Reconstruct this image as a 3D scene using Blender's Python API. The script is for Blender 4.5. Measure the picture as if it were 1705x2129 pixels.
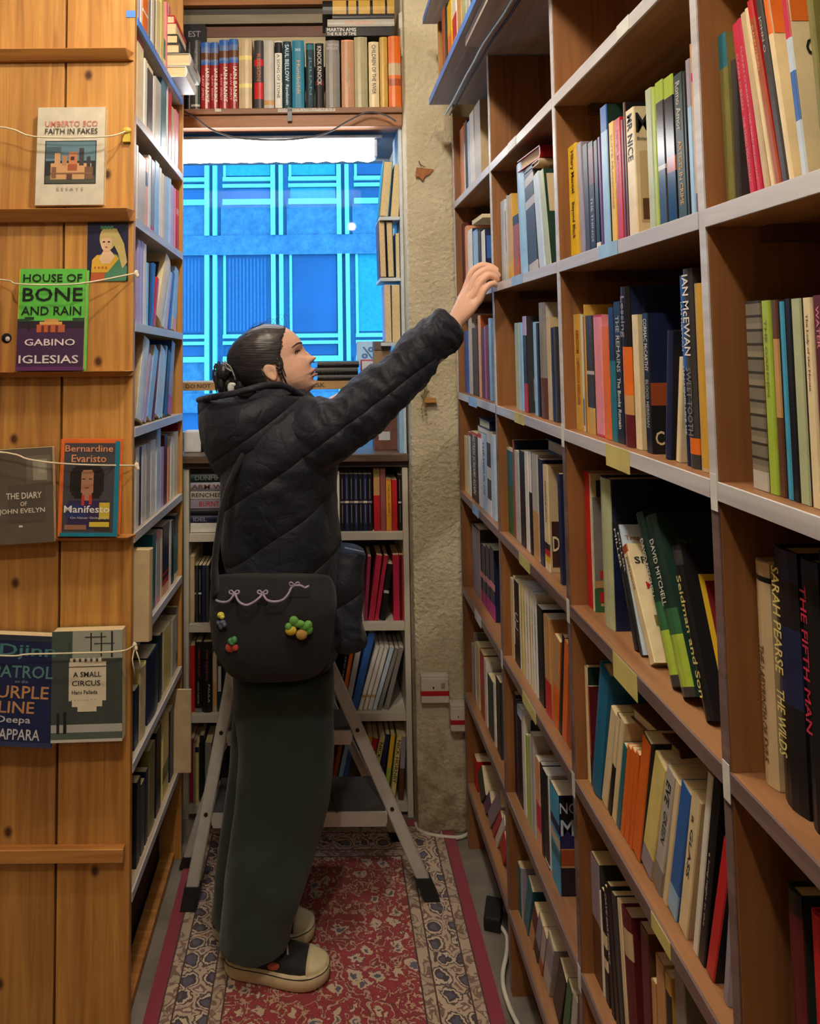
import bpy, bmesh, math, random
from mathutils import Vector, Matrix, noise
random.seed(7)
SC = bpy.context.scene
for _o in list(bpy.data.objects): bpy.data.objects.remove(_o)
COL = SC.collection
PI = math.pi

# ------------------------------------------------------------------ camera, world, lights, exposure
F, PITCH, ROLL, PX, PY, EYE = 1600.0, 0.0672334, -0.0101006, 666.925, 609.155, 1.58
cp, sp, cr, sr = math.cos(PITCH), math.sin(PITCH), math.cos(ROLL), math.sin(ROLL)
cam_d = bpy.data.cameras.new('camera'); cam = bpy.data.objects.new('camera', cam_d); COL.objects.link(cam)
cam_d.sensor_fit = 'VERTICAL'; cam_d.sensor_height = 36; cam_d.sensor_width = 36
cam_d.lens = F / 2129 * 36
cam_d.shift_x = (852.5 - PX) / 2129; cam_d.shift_y = (PY - 1064.5) / 2129
cam_d.clip_start = .02; cam_d.clip_end = 200
_fw = Vector((0, cp, sp)); _r0 = Vector((1, 0, 0)); _u0 = Vector((0, -sp, cp))
_r = _r0 * cr + _u0 * sr; _u = -_r0 * sr + _u0 * cr
cam.matrix_world = Matrix(((_r.x, _u.x, -_fw.x, 0), (_r.y, _u.y, -_fw.y, 0), (_r.z, _u.z, -_fw.z, EYE), (0, 0, 0, 1)))
SC.camera = cam

vs = SC.view_settings; vs.view_transform = 'Standard'; vs.look = 'None'; vs.gamma = 1; vs.use_curve_mapping = False
vs.exposure = 0.5
world = bpy.data.worlds.new('sky'); SC.world = world; world.use_nodes = True
_wn = world.node_tree; _bg = _wn.nodes['Background']
_tc = _wn.nodes.new('ShaderNodeTexCoord'); _sx = _wn.nodes.new('ShaderNodeSeparateXYZ'); _rp = _wn.nodes.new('ShaderNodeValToRGB')
_wn.links.new(_tc.outputs['Generated'], _sx.inputs[0]); _wn.links.new(_sx.outputs['Z'], _rp.inputs[0]); _wn.links.new(_rp.outputs[0], _bg.inputs['Color'])
_rp.color_ramp.elements[0].color = (.08, .46, .95, 1); _rp.color_ramp.elements[1].color = (.14, .60, 1.0, 1)
_bg.inputs['Strength'].default_value = 2.9
def lamp(name, kind, loc, power, color, size=.1, size_y=None, rot=None, shape='DISK'):
    d = bpy.data.lights.new(name, kind); d.energy = power; d.color = color
    if kind == 'AREA':
        d.shape = shape; d.size = size
        if size_y: d.size_y = size_y
    else: d.shadow_soft_size = size
    o = bpy.data.objects.new(name, d); COL.objects.link(o); o.location = loc
    if rot: o.rotation_euler = rot
    return o
WARM = (1.0, .89, .73)
BULBS = ((-.10, 1.18, 2.90, 32), (-.16, .08, 2.90, 34), (.35, -1.9, 2.88, 12))
for _i, (_x, _y, _z, _p) in enumerate(BULBS): lamp(('aisle_bulb_light', 'near_bulb_light', 'rear_fill_light')[_i], 'POINT', (_x, _y, _z), _p, WARM, .045)  # the rear bulb is an added fill behind the camera
TUBE_EMIT = 11.0

# ------------------------------------------------------------------ pixel of the photograph -> point in the room
def ray(x, y):
    u, v = x - PX, y - PY
    u, v = cr*u + sr*v, -sr*u + cr*v
    a, b = u/F, -v/F
    return Vector((a, cp - b*sp, sp + b*cp))
EYEP = Vector((0, 0, EYE))
def atY(x, y, Y): d = ray(x, y); return EYEP + d*(Y/d.y)
def atX(x, y, X): d = ray(x, y); return EYEP + d*(X/d.x)
def atZ(x, y, Z): d = ray(x, y); return EYEP + d*((Z-EYE)/d.z)
def pr(P):
    X, Y, Z = P[0], P[1], P[2]-EYE
    zc = Y*cp + Z*sp; up = Z*cp - Y*sp
    u, v = F*X/zc, -F*up/zc
    return (PX + cr*u - sr*v, PY + sr*u + cr*v)
def bis(fn, lo, hi, rising):
    for _ in range(40):
        m = (lo+hi)/2
        if (fn(m) < 0) == rising: lo = m
        else: hi = m
    return (lo+hi)/2

# ------------------------------------------------------------------ colours and materials
def lin(c):
    r = []
    for v in c[:3]:
        v = max(v, 0)/255.0
        r.append(v/12.92 if v <= .04045 else ((v+.055)/1.055)**2.4)
    return (r[0], r[1], r[2], 1)
PAL = {
 'black': (24, 24, 28), 'navy': (30, 38, 74), 'charcoal': (60, 58, 60), 'grey': (132, 128, 124), 'pale grey': (190, 186, 180),
 'white': (232, 228, 220), 'cream': (232, 214, 172), 'beige': (196, 174, 138), 'yellow': (228, 186, 40), 'pale yellow': (226, 210, 130),
 'gold': (206, 166, 80), 'mustard': (204, 160, 62), 'orange': (226, 112, 36), 'red': (192, 34, 40), 'crimson': (196, 44, 76),
 'maroon': (94, 30, 38), 'pink': (226, 140, 150), 'magenta': (190, 60, 140), 'peach': (232, 164, 126), 'lilac': (186, 168, 212), 'purple': (92, 54, 112),
 'blue': (52, 104, 184), 'light blue': (152, 194, 232), 'pale blue': (196, 214, 232), 'teal': (38, 112, 130), 'green': (52, 104, 66),
 'dark green': (28, 54, 46), 'lime': (164, 190, 70), 'pale green': (176, 186, 148), 'olive': (128, 122, 70), 'brown': (98, 62, 40), 'tan': (198, 152, 98), 'rust': (164, 78, 42),
 'lavender': (150, 142, 160), 'cyan': (70, 160, 200), 'paper': (226, 204, 156), 'aged paper': (206, 178, 128)}
MATS = {}
def nodes_of(name):
    m = bpy.data.materials.new(name); m.use_nodes = True
    nt = m.node_tree; b = nt.nodes['Principled BSDF']
    return m, nt, b
def N(nt, t, **kw):
    n = nt.nodes.new(t)
    for k, v in kw.items():
        if k in n.inputs: n.inputs[k].default_value = v
        else: setattr(n, k, v)
    return n
def plain(name, rgb, rough=.55, metal=0, var=.12, scale=18, bump=0, spec=None, coat=0):
    """flat colour with slight procedural mottling"""
    key = (name, tuple(rgb), rough, metal, var, scale, bump, coat, spec)
    if key in MATS: return MATS[key]
    m, nt, b = nodes_of(name); L = nt.links.new
    c = lin(rgb)
    tc = N(nt, 'ShaderNodeTexCoord'); nz = N(nt, 'ShaderNodeTexNoise', Scale=scale, Detail=3.0)
    L(tc.outputs['Object'], nz.inputs['Vector'])
    rp = N(nt, 'ShaderNodeValToRGB')
    rp.color_ramp.elements[0].position = .3; rp.color_ramp.elements[1].position = .7
    rp.color_ramp.elements[0].color = tuple(v*(1-var) for v in c[:3]) + (1,)
    rp.color_ramp.elements[1].color = tuple(min(1, v*(1+var)) for v in c[:3]) + (1,)
    L(nz.outputs[0], rp.inputs[0]); L(rp.outputs[0], b.inputs['Base Color'])
    b.inputs['Roughness'].default_value = rough; b.inputs['Metallic'].default_value = metal
    if coat: b.inputs['Coat Weight'].default_value = coat; b.inputs['Coat Roughness'].default_value = .15
    if spec is not None: b.inputs['Specular IOR Level'].default_value = spec
    if bump:
        bp = N(nt, 'ShaderNodeBump', Strength=bump, Distance=.002)
        n2 = N(nt, 'ShaderNodeTexNoise', Scale=scale*6, Detail=4.0); L(tc.outputs['Object'], n2.inputs['Vector'])
        L(n2.outputs[0], bp.inputs['Height']); L(bp.outputs[0], b.inputs['Normal'])
    MATS[key] = m; return m
def cov(cname, gloss=.38):
    rgb = PAL[cname] if isinstance(cname, str) else cname
    return plain('book_cover', rgb, gloss, 0, .10, 30, 0, .38)
def wood(name, light, dark, grain='Z', rough=.5, scale=1.0, knots=False, bump=.15, coat=0):
    key = (name, light, dark, grain, rough, scale, knots)
    if key in MATS: return MATS[key]
    m, nt, b = nodes_of(name); L = nt.links.new
    tc = N(nt, 'ShaderNodeTexCoord'); mp = N(nt, 'ShaderNodeMapping')
    s = {'X': (1.2, 26, 26), 'Y': (26, 1.2, 26), 'Z': (26, 26, 1.2)}[grain]
    mp.inputs['Scale'].default_value = tuple(v*scale for v in s)
    L(tc.outputs['Object'], mp.inputs[0])
    nz = N(nt, 'ShaderNodeTexNoise', Scale=1.6, Detail=5.0, Roughness=.6, Distortion=.8); L(mp.outputs[0], nz.inputs['Vector'])
    n3 = N(nt, 'ShaderNodeTexNoise', Scale=2.2, Detail=2.0); L(tc.outputs['Object'], n3.inputs['Vector'])
    mx = N(nt, 'ShaderNodeMath', operation='MULTIPLY_ADD'); mx.inputs[1].default_value = .45
    L(n3.outputs[0], mx.inputs[0]); L(nz.outputs[0], mx.inputs[2])
    rp = N(nt, 'ShaderNodeValToRGB'); e = rp.color_ramp.elements
    e[0].position = .50; e[0].color = lin(dark); e[1].position = .92; e[1].color = lin(light)
    L(mx.outputs[0], rp.inputs[0])
    out = rp.outputs[0]
    if knots:
        vo = N(nt, 'ShaderNodeTexVoronoi', Scale=4.6); vo.voronoi_dimensions = '2D'; s_ = N(nt, 'ShaderNodeSeparateXYZ'); c_ = N(nt, 'ShaderNodeCombineXYZ'); k_ = N(nt, 'ShaderNodeMath', operation='MULTIPLY'); k_.inputs[1].default_value = .75
        L(tc.outputs['Object'], s_.inputs[0]); L(s_.outputs[2], k_.inputs[0]); L(s_.outputs[0], c_.inputs[0]); L(k_.outputs[0], c_.inputs[1]); L(c_.outputs[0], vo.inputs['Vector'])
        r2 = N(nt, 'ShaderNodeValToRGB'); r2.color_ramp.elements[0].position = .022; r2.color_ramp.elements[0].color = (1, 1, 1, 1)
        r2.color_ramp.elements[1].position = .06; r2.color_ramp.elements[1].color = (0, 0, 0, 1)
        L(vo.outputs['Distance'], r2.inputs[0])
        mi = N(nt, 'ShaderNodeMix', data_type='RGBA'); L(r2.outputs[0], mi.inputs[0]); L(out, mi.inputs[6]); mi.inputs[7].default_value = lin((74, 40, 20))
        out = mi.outputs[2]
    L(out, b.inputs['Base Color']); b.inputs['Roughness'].default_value = rough
    if coat: b.inputs['Coat Weight'].default_value = coat
    bp = N(nt, 'ShaderNodeBump', Strength=bump, Distance=.002); L(nz.outputs[0], bp.inputs['Height']); L(bp.outputs[0], b.inputs['Normal'])
    MATS[key] = m; return m
PINE = wood('pine_board', (214, 158, 82), (156, 102, 46), 'Z', .5, 1.0, True, .2)
PINE_X = wood('pine_strip', (206, 146, 76), (150, 92, 42), 'X', .5)
VENEER = wood('brown_veneer', (152, 102, 58), (114, 72, 40), 'Z', .5)
SHELFW = wood('worn_shelf_wood', (168, 122, 82), (120, 80, 52), 'Y', .42)
BACKW = wood('dark_back_board', (96, 62, 42), (74, 46, 32), 'Z', .6)
EDGE = wood('worn_shelf_edge_shaded', (134, 112, 110), (86, 68, 68), 'Y', .33, .8)  # worn edging for low rows, weaker light put into its darker colour
EDGEL = wood('shelf_edge_painted_lit', (214, 214, 220), (176, 172, 176), 'Y', .4, .8)  # paler edging, window and tube light put into its colour
PAGES = wood('page_block_paper', (236, 218, 176), (212, 188, 140), 'Y', .8, 5.0, False, .3)
PAGESW = wood('white_page_block_paper', (238, 230, 212), (214, 202, 180), 'Y', .8, 5.0, False, .3)
def emit(name, rgb, s):
    m, nt, b = nodes_of(name); b.inputs['Base Color'].default_value = (.8, .8, .8, 1)
    b.inputs['Emission Color'].default_value = lin(rgb); b.inputs['Emission Strength'].default_value = s
    return m

# ------------------------------------------------------------------ mesh helpers
def link(name, me, parent=None, mat=None, smooth=False):
    o = bpy.data.objects.new(name, me); COL.objects.link(o)
    if parent: o.parent = parent
    if mat is not None:
        for m in (mat if isinstance(mat, (list, tuple)) else [mat]): me.materials.append(m)
    if smooth:
        for p in me.polygons: p.use_smooth = True
    return o
def bm_obj(name, bm, mat, parent=None, smooth=False):
    me = bpy.data.meshes.new(name); bmesh.ops.recalc_face_normals(bm, faces=bm.faces); bm.to_mesh(me); bm.free()
    return link(name, me, parent, mat, smooth)
def add_box(bm, lo, hi, M=None, mi=0):
    co = [(x, y, z) for x in (lo[0], hi[0]) for y in (lo[1], hi[1]) for z in (lo[2], hi[2])]
    v = [bm.verts.new(M @ Vector(c) if M else c) for c in co]
    for f in ((0, 1, 3, 2), (4, 6, 7, 5), (0, 4, 5, 1), (2, 3, 7, 6), (0, 2, 6, 4), (1, 5, 7, 3)):
        bm.faces.new([v[i] for i in f]).material_index = mi
    return v
def box(name, lo, hi, mat, parent=None, bevel=0, M=None):
    bm = bmesh.new(); add_box(bm, lo, hi, M)
    if bevel: bmesh.ops.bevel(bm, geom=bm.edges[:], offset=bevel, segments=2, affect='EDGES', profile=.6)
    return bm_obj(name, bm, mat, parent)
def frame_of(d, hint=Vector((0, 0, 1))):
    d = d.normalized()
    if abs(d.dot(hint)) > .95: hint = Vector((0, 1, 0))
    s = d.cross(hint).normalized(); return s, s.cross(d).normalized()
def add_tube(bm, pts, rad, n=10, cap=True, squash=1.0, hint=Vector((0, 0, 1)), mi=0):
    pts = [Vector(p) for p in pts]; rings = []
    for i, p in enumerate(pts):
        d = pts[min(i+1, len(pts)-1)] - pts[max(i-1, 0)]
        a, b = frame_of(d, hint); r = rad[i] if isinstance(rad, (list, tuple)) else rad
        rings.append([bm.verts.new(p + a*r*math.cos(2*PI*k/n) + b*r*squash*math.sin(2*PI*k/n)) for k in range(n)])
    skin_rings(bm, rings, cap, mi); return rings
def skin_rings(bm, rings, cap=True, mi=0):
    n = len(rings[0])
    for A, B in zip(rings, rings[1:]):
        for k in range(n):
            bm.faces.new((A[k], A[(k+1) % n], B[(k+1) % n], B[k])).material_index = mi
    if cap:
        bm.faces.new(rings[0][::-1]).material_index = mi; bm.faces.new(rings[-1]).material_index = mi
def tube(name, pts, rad, mat, parent=None, n=10, smooth=True, squash=1.0):
    bm = bmesh.new(); add_tube(bm, pts, rad, n, True, squash); return bm_obj(name, bm, mat, parent, smooth)
def spline(pts, k=6):
    """Catmull-Rom through the points"""
    P = [Vector(p) for p in pts]; P = [P[0]*2-P[1]] + P + [P[-1]*2-P[-2]]; out = []
    for i in range(1, len(P)-2):
        for j in range(k):
            t = j/k
            out.append(.5*((2*P[i]) + (P[i+1]-P[i-1])*t + (2*P[i-1]-5*P[i]+4*P[i+1]-P[i+2])*t*t + (3*P[i]-P[i-1]-3*P[i+1]+P[i+2])*t**3))
    out.append(P[-2]); return out
def add_ell(bm, c, r, M=None, seg=12, rings=8, mi=0):
    g = bmesh.ops.create_uvsphere(bm, u_segments=seg, v_segments=rings, radius=1)
    for v in g['verts']:
        p = Vector((v.co.x*r[0], v.co.y*r[1], v.co.z*r[2])); v.co = Vector(c) + (M @ p if M else p)
    for f in {f for v in g['verts'] for f in v.link_faces}: f.material_index = mi
def empty(name, loc=(0, 0, 0), M=None):
    o = bpy.data.objects.new(name, None); COL.objects.link(o); o.empty_display_size = .05
    if M is not None: o.matrix_world = M
    else: o.location = loc
    return o
def tag(o, label=None, cat=None, group=None, kind=None):
    if label: o['label'] = label
    if cat: o['category'] = cat
    if group: o['group'] = group
    if kind: o['kind'] = kind
    return o
def struct(o): o['kind'] = 'structure'; return o
_tcache = {}
def text_mesh(s):
    if s not in _tcache:
        cu = bpy.data.curves.new('t', 'FONT'); cu.body = s; cu.resolution_u = 2; cu.offset = .012
        ob = bpy.data.objects.new('t', cu); COL.objects.link(ob)
        me = bpy.data.meshes.new_from_object(ob.evaluated_get(bpy.context.evaluated_depsgraph_get()))
        bpy.data.objects.remove(ob); bpy.data.curves.remove(cu)
        xs = [v.co.x for v in me.vertices] or [0, 1]; ys = [v.co.y for v in me.vertices] or [0, 1]
        _tcache[s] = ([(v.co.x, v.co.y) for v in me.vertices], [tuple(p.vertices) for p in me.polygons], min(xs), max(xs), min(ys), max(ys))
        bpy.data.meshes.remove(me)
    return _tcache[s]
def add_text(bm, s, O, u, v, mi=0, lift=None):
    """letters fill the rectangle O, O+u (reading direction), O+v (letter height)"""
    V, P, x0, x1, y0, y1 = text_mesh(s); O, u, v = Vector(O), Vector(u), Vector(v)
    nrm = u.cross(v).normalized()*(.0004 if lift is None else lift)
    vs_ = [bm.verts.new(O + u*((x-x0)/max(x1-x0, 1e-6)) + v*((y-y0)/max(y1-y0, 1e-6)) + nrm) for x, y in V]
    for p in P:
        try: bm.faces.new([vs_[i] for i in p]).material_index = mi
        except ValueError: pass
def ink(c): return plain('printed_ink', PAL[c] if isinstance(c, str) else c, .5, 0, .04, 40)
# ------------------------------------------------------------------ books
ORD = ['first', 'second', 'third', 'fourth', 'fifth', 'sixth', 'seventh', 'eighth', 'ninth', 'tenth', 'eleventh', 'twelfth', 'thirteenth',
       'fourteenth', 'fifteenth', 'sixteenth', 'seventeenth', 'eighteenth', 'nineteenth', 'twentieth', 'twenty-first', 'twenty-second', 'twenty-third', 'twenty-fourth']
def book(M, T, H, D, spine, cover=None, bands=(), texts=(), art=(), arttexts=(), hard=False, face='hi', paper=None, gloss=.38, label='', group=None, name=None):
    """M: book frame (x thickness, y depth from the spine, z height). face: which board carries the visible cover (x=T 'hi' or x=0 'lo')"""
    root = empty(name or ('hardback_book' if hard else 'paperback_book'), M=M); tag(root, label, 'book', group)
    cover = cover or spine
    c = .0022 if hard else .0007
    bul = min(.005, T*.16) if hard else 0
    r = min(.0015, T*.2)
    out = [(0, D), (0, r)] + ([(T*k/4, -bul*math.sin(PI*k/4)) for k in range(0, 5)] if hard else [(r, 0), (T-r, 0)]) + [(T, r), (T, D)]
    inn = [(T-c, D), (T-c, c), (c, c), (c, D)]
    poly = out + inn
    mats = [cov(spine, gloss), cov(cover, gloss)]
    lv = {0.0, 1.0}
    for b in bands: lv.add(b[0]); lv.add(b[1])
    lv = sorted(lv)
    bm = bmesh.new(); rings = [[bm.verts.new((x, y, f*H)) for x, y in poly] for f in lv]
    no = len(out)
    bmats = []
    for i, (A, B) in enumerate(zip(rings, rings[1:])):
        mid = (lv[i]+lv[i+1])/2; bi = 0
        for b in bands:
            if b[0] <= mid <= b[1]:
                mm = cov(b[2], gloss)
                if mm not in mats: mats.append(mm)
                bi = mats.index(mm)
        for k in range(len(poly)):
            j = (k+1) % len(poly)
            f = bm.faces.new((A[k], A[j], B[j], B[k]))
            f.material_index = bi if 0 < k < no-2 else 1
    # end faces (top, bottom) as three quads
    for R in (rings[0], rings[-1]):
        i0 = no
        for q in ([R[0], R[1], R[i0+2], R[i0+3]], [R[no-2], R[no-1], R[i0], R[i0+1]], [R[k] for k in range(1, no-1)] + [R[i0+1], R[i0+2]]):
            try: bm.faces.new(q).material_index = 1
            except ValueError: pass
    bm_obj('cover', bm, mats, root)
    g = .004 if hard else .0004
    pb = bmesh.new(); add_box(pb, (c, c+.0008, g), (T-c, D-(.005 if hard else .0005), H-g)); bm_obj('page_block', pb, paper or PAGES, root)
    if texts:
        tb = bmesh.new(); tm = []
        for (s, f1, f0, a, b, col) in texts:      # reads downward from height f1 to f0, letters between a..b of the thickness
            im = ink(col)
            if im not in tm: tm.append(im)
            y = -bul - .0004 if hard else -.0004
            if abs(f1-f0) < 0 or s.startswith('|'):     # '|' : upright lettering across the spine
                add_text(tb, s[1:], (a*T, y, f0*H), ((b-a)*T, 0, 0), (0, 0, (f1-f0)*H), tm.index(im), 0)
            else:
                add_text(tb, s, (a*T, y, f1*H), (0, 0, (f0-f1)*H), ((b-a)*T, 0, 0), tm.index(im), 0)
        bm_obj('spine_title', tb, tm, root)
    if art or arttexts:
        ab = bmesh.new(); am = []
        x = T + .0005 if face == 'hi' else -.0005
        for k, (d0, d1, h0, h1, col) in enumerate(art):
            im = ink(col)
            if im not in am: am.append(im)
            xx = x + (.00006*k if face == 'hi' else -.00006*k)
            if isinstance(d1, str):     # an ellipse: d0=(cd,ch,rd,rh)
                pass
            q = [(xx, d0*D, h0*H), (xx, d1*D, h0*H), (xx, d1*D, h1*H), (xx, d0*D, h1*H)]
            ab.faces.new([ab.verts.new(p) for p in q]).material_index = am.index(im)
        for (s, d0, d1, h0, h1, col) in arttexts:
            im = ink(col)
            if im not in am: am.append(im)
            xx = x + (.0005 + .00006*len(art))*(1 if face == 'hi' else -1)
            if face == 'hi': add_text(ab, s, (xx, d0*D, h0*H), (0, (d1-d0)*D, 0), (0, 0, (h1-h0)*H), am.index(im), 0)
            else: add_text(ab, s, (xx, d1*D, h0*H), (0, (d0-d1)*D, 0), (0, 0, (h1-h0)*H), am.index(im), 0)
        me = bpy.data.meshes.new('cover_art'); ab.to_mesh(me); ab.free(); link('cover_art', me, root, am)
    return root

def size_word(T, H, lean):
    if lean: return 'leaning'
    if T < .014: return 'slim'
    if T > .034: return 'thick'
    if H > .225: return 'tall'
    return 'upright'
def cname(c): return c if isinstance(c, str) else 'dark'
class Plane:
    """a shelf whose books' spines lie on one upright plane. pt(s, depth, z): s runs along the shelf in the direction of growing x in the photo"""
    def __init__(self, kind, z, where, group, setback=.03, zcol=None, **kw):
        self.kind, self.z, self.where, self.group, self.setback = kind, z, where, group, setback; self.kw = kw
    def pt(self, s, d, h):
        k = self.kind
        if k == 'right': return Vector((XR + d, -s, self.z + h))
        if k == 'left': return self.kw['M'] @ Vector((-d, s, h))
        return Vector((s, self.kw['Y'] + d, self.z + h))
    def axes(self):
        if self.kind == 'right': return Vector((0, -1, 0)), Vector((1, 0, 0)), Vector((0, 0, 1))
        if self.kind == 'left':
            R = self.kw['M'].to_3x3(); return R @ Vector((0, 1, 0)), R @ Vector((-1, 0, 0)), R @ Vector((0, 0, 1))
        return Vector((1, 0, 0)), Vector((0, 1, 0)), Vector((0, 0, 1))
    def s_at(self, x, d, h=0):
        lo, hi = {'right': (-3.4, -.35), 'left': (-1.2, 2.2), 'back': (-1.5, 1.5)}[self.kind]
        return bis(lambda s: pr(self.pt(s, d, h))[0] - x, lo, hi, True)
    def h_at(self, y, s, d):
        return bis(lambda h: y - pr(self.pt(s, d, h))[1], -.05, .8, True)
BOOKN = [0]
def row(P, items, counter=0):
    """items: (x0, x1, ytop, colour, opts) in pixels of the photograph"""
    prev = None; prevlean = None; done = P.kw.setdefault('done', [])
    t, dd, up = P.axes()
    for i, it in enumerate(items):
        x0, x1, yt, col = it[:4]; o = dict(it[4]) if len(it) > 4 else {}
        sb = o.pop('sb', P.setback); tx = o.pop('tx', None); D = o.pop('D', None); lift = o.pop('lift', 0.0); gap = o.pop('free', False)
        lab = o.pop('lab', None)
        s0, s1 = P.s_at(x0, sb, lift), P.s_at(x1, sb, lift)
        if prev is not None and not gap and s0 < prev + .0006: s0 = prev + .0006
        if P.kind == 'left' and s0 < .004: s0 = .004
        if s1 < s0 + .005: s1 = s0 + .005
        T = s1 - s0
        lean = 0.0
        if tx is not None:
            h = P.h_at(yt, s0, sb); st = P.s_at(tx, sb, h)
            lean = math.atan2(st - s0, max(h, .05))
        H = (P.h_at(yt, (s0+s1)/2 if tx is None else (s0 + (P.s_at(tx, sb, h)-s0)), sb) - lift) / math.cos(lean)
        H = max(.09, min(H, .36))
        D = D or min(.17, H*.65)
        lo, hi = P.kw.get('lim', (-9, 9)); clr = P.kw.get('clr', 9) - lift
        def quad(s0, T, H, lean):
            ca, sa = math.cos(lean), math.sin(lean); up_ = T*sa if lean > 0 else 0
            return [(s0, up_), (s0+T*ca, up_-T*sa), (s0+T*ca+H*sa, up_-T*sa+H*ca), (s0+H*sa, up_+H*ca)]
        def hits(A, B):
            for Q in (A, B):
                for i_ in range(4):
                    nx, ny = -(Q[(i_+1) % 4][1]-Q[i_][1]), Q[(i_+1) % 4][0]-Q[i_][0]
                    pa = [x*nx+y*ny for x, y in A]; pb = [x*nx+y*ny for x, y in B]; n_ = math.hypot(nx, ny)*.0004
                    if max(pa) <= min(pb)+n_ or max(pb) <= min(pa)+n_: return False
            return True
        s0 = max(s0, lo); T = max(.005, min(T, hi-s0))
        for _k in range(70):
            Q = quad(s0, T, H, lean)
            if max(q[1] for q in Q) > clr-.002: H -= .004; continue
            if min(q[0] for q in Q) < lo-.0005 or max(q[0] for q in Q) > hi+.0005:
                if abs(lean) > .004: lean *= .85
                elif s0+T > hi: s0 = max(lo, hi-T)
                continue
            bad = [q for q in done if hits(q, Q)]
            if not bad: break
            if abs(lean) > .02 and prevlean is not None and abs(lean-prevlean) > .01 and _k % 2: lean += (prevlean-lean)*.4
            elif T > .009: s0 += .0012; T -= .0012
            else: s0 += .0012
        done.append(quad(s0, T, H, lean)); prevlean = lean; prev = max(prev, s0+T) if prev is not None else s0+T
        ca, sa = math.cos(lean), math.sin(lean)
        ax = (t*ca - up*sa); az = (up*ca + t*sa); O = P.pt(s0, sb, lift + .0006)
        if lean > 0: O = O + up*(T*sa)
        M = Matrix(((ax.x, dd.x, az.x, O.x), (ax.y, dd.y, az.y, O.y), (ax.z, dd.z, az.z, O.z), (0, 0, 0, 1)))
        if not lab:
            kind = 'hardback' if o.get('hard') else 'paperback'
            lab = f"{size_word(T, H, abs(lean) > .05)} {cname(col)} {kind}, {ORD[i+counter]} from left on {P.where}"
        book(M, T, H, D, col, face='lo' if P.kind == 'left' else 'hi', label=lab, group=P.group, **o)
def flat_book(O, L, W, T, rotz, spine, cover=None, hard=False, texts=(), bands=(), label='', group=None, paper=None, art=(), arttexts=()):
    """lies flat, spine along +x at the side facing -y (before rotz)"""
    R = Matrix.Translation(Vector(O)) @ Matrix.Rotation(rotz, 4, 'Z')
    B = Matrix(((0, 0, -1, L), (0, 1, 0, 0), (1, 0, 0, 0.0006), (0, 0, 0, 1)))
    return book(R @ B, T, L, W, spine, cover, hard=hard, texts=texts, bands=bands, label=label, group=group, paper=paper, art=art, arttexts=arttexts)
# ------------------------------------------------------------------ room shell
XR = .447; BAYY = [.333, .88, 1.427, 1.974, 2.521]; RZ = [2.045, 1.731, 1.421, 1.106, .803, .476, .2]
PLASTER = plain('rough_plaster', (196, 182, 148), .85, 0, .10, 6, .0)
def plaster():
    m, nt, b = nodes_of('rough_painted_plaster'); L = nt.links.new
    tc = N(nt, 'ShaderNodeTexCoord'); nz = N(nt, 'ShaderNodeTexNoise', Scale=5.0, Detail=6.0); L(tc.outputs['Object'], nz.inputs['Vector'])
    rp = N(nt, 'ShaderNodeValToRGB'); e = rp.color_ramp.elements; e[0].position = .3; e[0].color = lin((192, 180, 150)); e[1].position = .75; e[1].color = lin((222, 212, 184))
    L(nz.outputs[0], rp.inputs[0])
    # mottled brown tone near the floor, fading out up the pillar
    sx = N(nt, 'ShaderNodeSeparateXYZ'); L(tc.outputs['Object'], sx.inputs[0])
    n2 = N(nt, 'ShaderNodeTexNoise', Scale=22.0, Detail=5.0); L(tc.outputs['Object'], n2.inputs['Vector'])
    ad = N(nt, 'ShaderNodeMath', operation='MULTIPLY_ADD'); ad.inputs[1].default_value = -.9; L(sx.outputs[2], ad.inputs[0]); L(n2.outputs[0], ad.inputs[2])
    r2 = N(nt, 'ShaderNodeValToRGB'); r2.color_ramp.elements[0].position = .25; r2.color_ramp.elements[0].color = (0, 0, 0, 1); r2.color_ramp.elements[1].position = .55; r2.color_ramp.elements[1].color = (.75, .75, .75, 1)
    L(ad.outputs[0], r2.inputs[0])
    mi = N(nt, 'ShaderNodeMix', data_type='RGBA'); L(r2.outputs[0], mi.inputs[0]); L(rp.outputs[0], mi.inputs[6]); mi.inputs[7].default_value = lin((132, 112, 74))
    L(mi.outputs[2], b.inputs['Base Color']); b.inputs['Roughness'].default_value = .9
    bp = N(nt, 'ShaderNodeBump', Strength=.9, Distance=.010); n3 = N(nt, 'ShaderNodeTexNoise', Scale=60.0, Detail=3.0); L(tc.outputs['Object'], n3.inputs['Vector'])
    L(n3.outputs[0], bp.inputs['Height']); L(bp.outputs[0], b.inputs['Normal'])
    return m
PILLAR = plaster()
WALLM = plain('old_wall_paint', (150, 132, 104), .9, 0, .1, 4)
FLOORM = plain('worn_grey_floor', (120, 112, 104), .7, 0, .35, 7, .2)
struct(box('floor', (-2.4, -3.6, -.06), (1.6, 3.5, 0), FLOORM))
struct(box('ceiling', (-2.4, -3.6, 3.1), (1.6, 3.5, 3.16), plain('ceiling_paint', (206, 194, 170), .9)))
struct(box('wall_right', (.98, -3.6, 0), (1.04, 3.5, 3.1), WALLM))
struct(box('wall_left', (-2.4, -3.6, 0), (-2.34, 3.5, 3.1), WALLM))
struct(box('wall_front', (-2.34, -3.6, 0), (.98, -3.54, 3.1), WALLM))
WY = 3.22
bm = bmesh.new()
add_box(bm, (-2.34, WY, 0), (.98, WY+.16, 1.20)); add_box(bm, (-2.34, WY, 2.44), (.98, WY+.16, 3.1))
add_box(bm, (-2.34, WY, 1.20), (-.86, WY+.16, 2.44)); add_box(bm, (.34, WY, 1.20), (.98, WY+.16, 2.44))
struct(bm_obj('wall_back', bm, WALLM))
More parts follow.
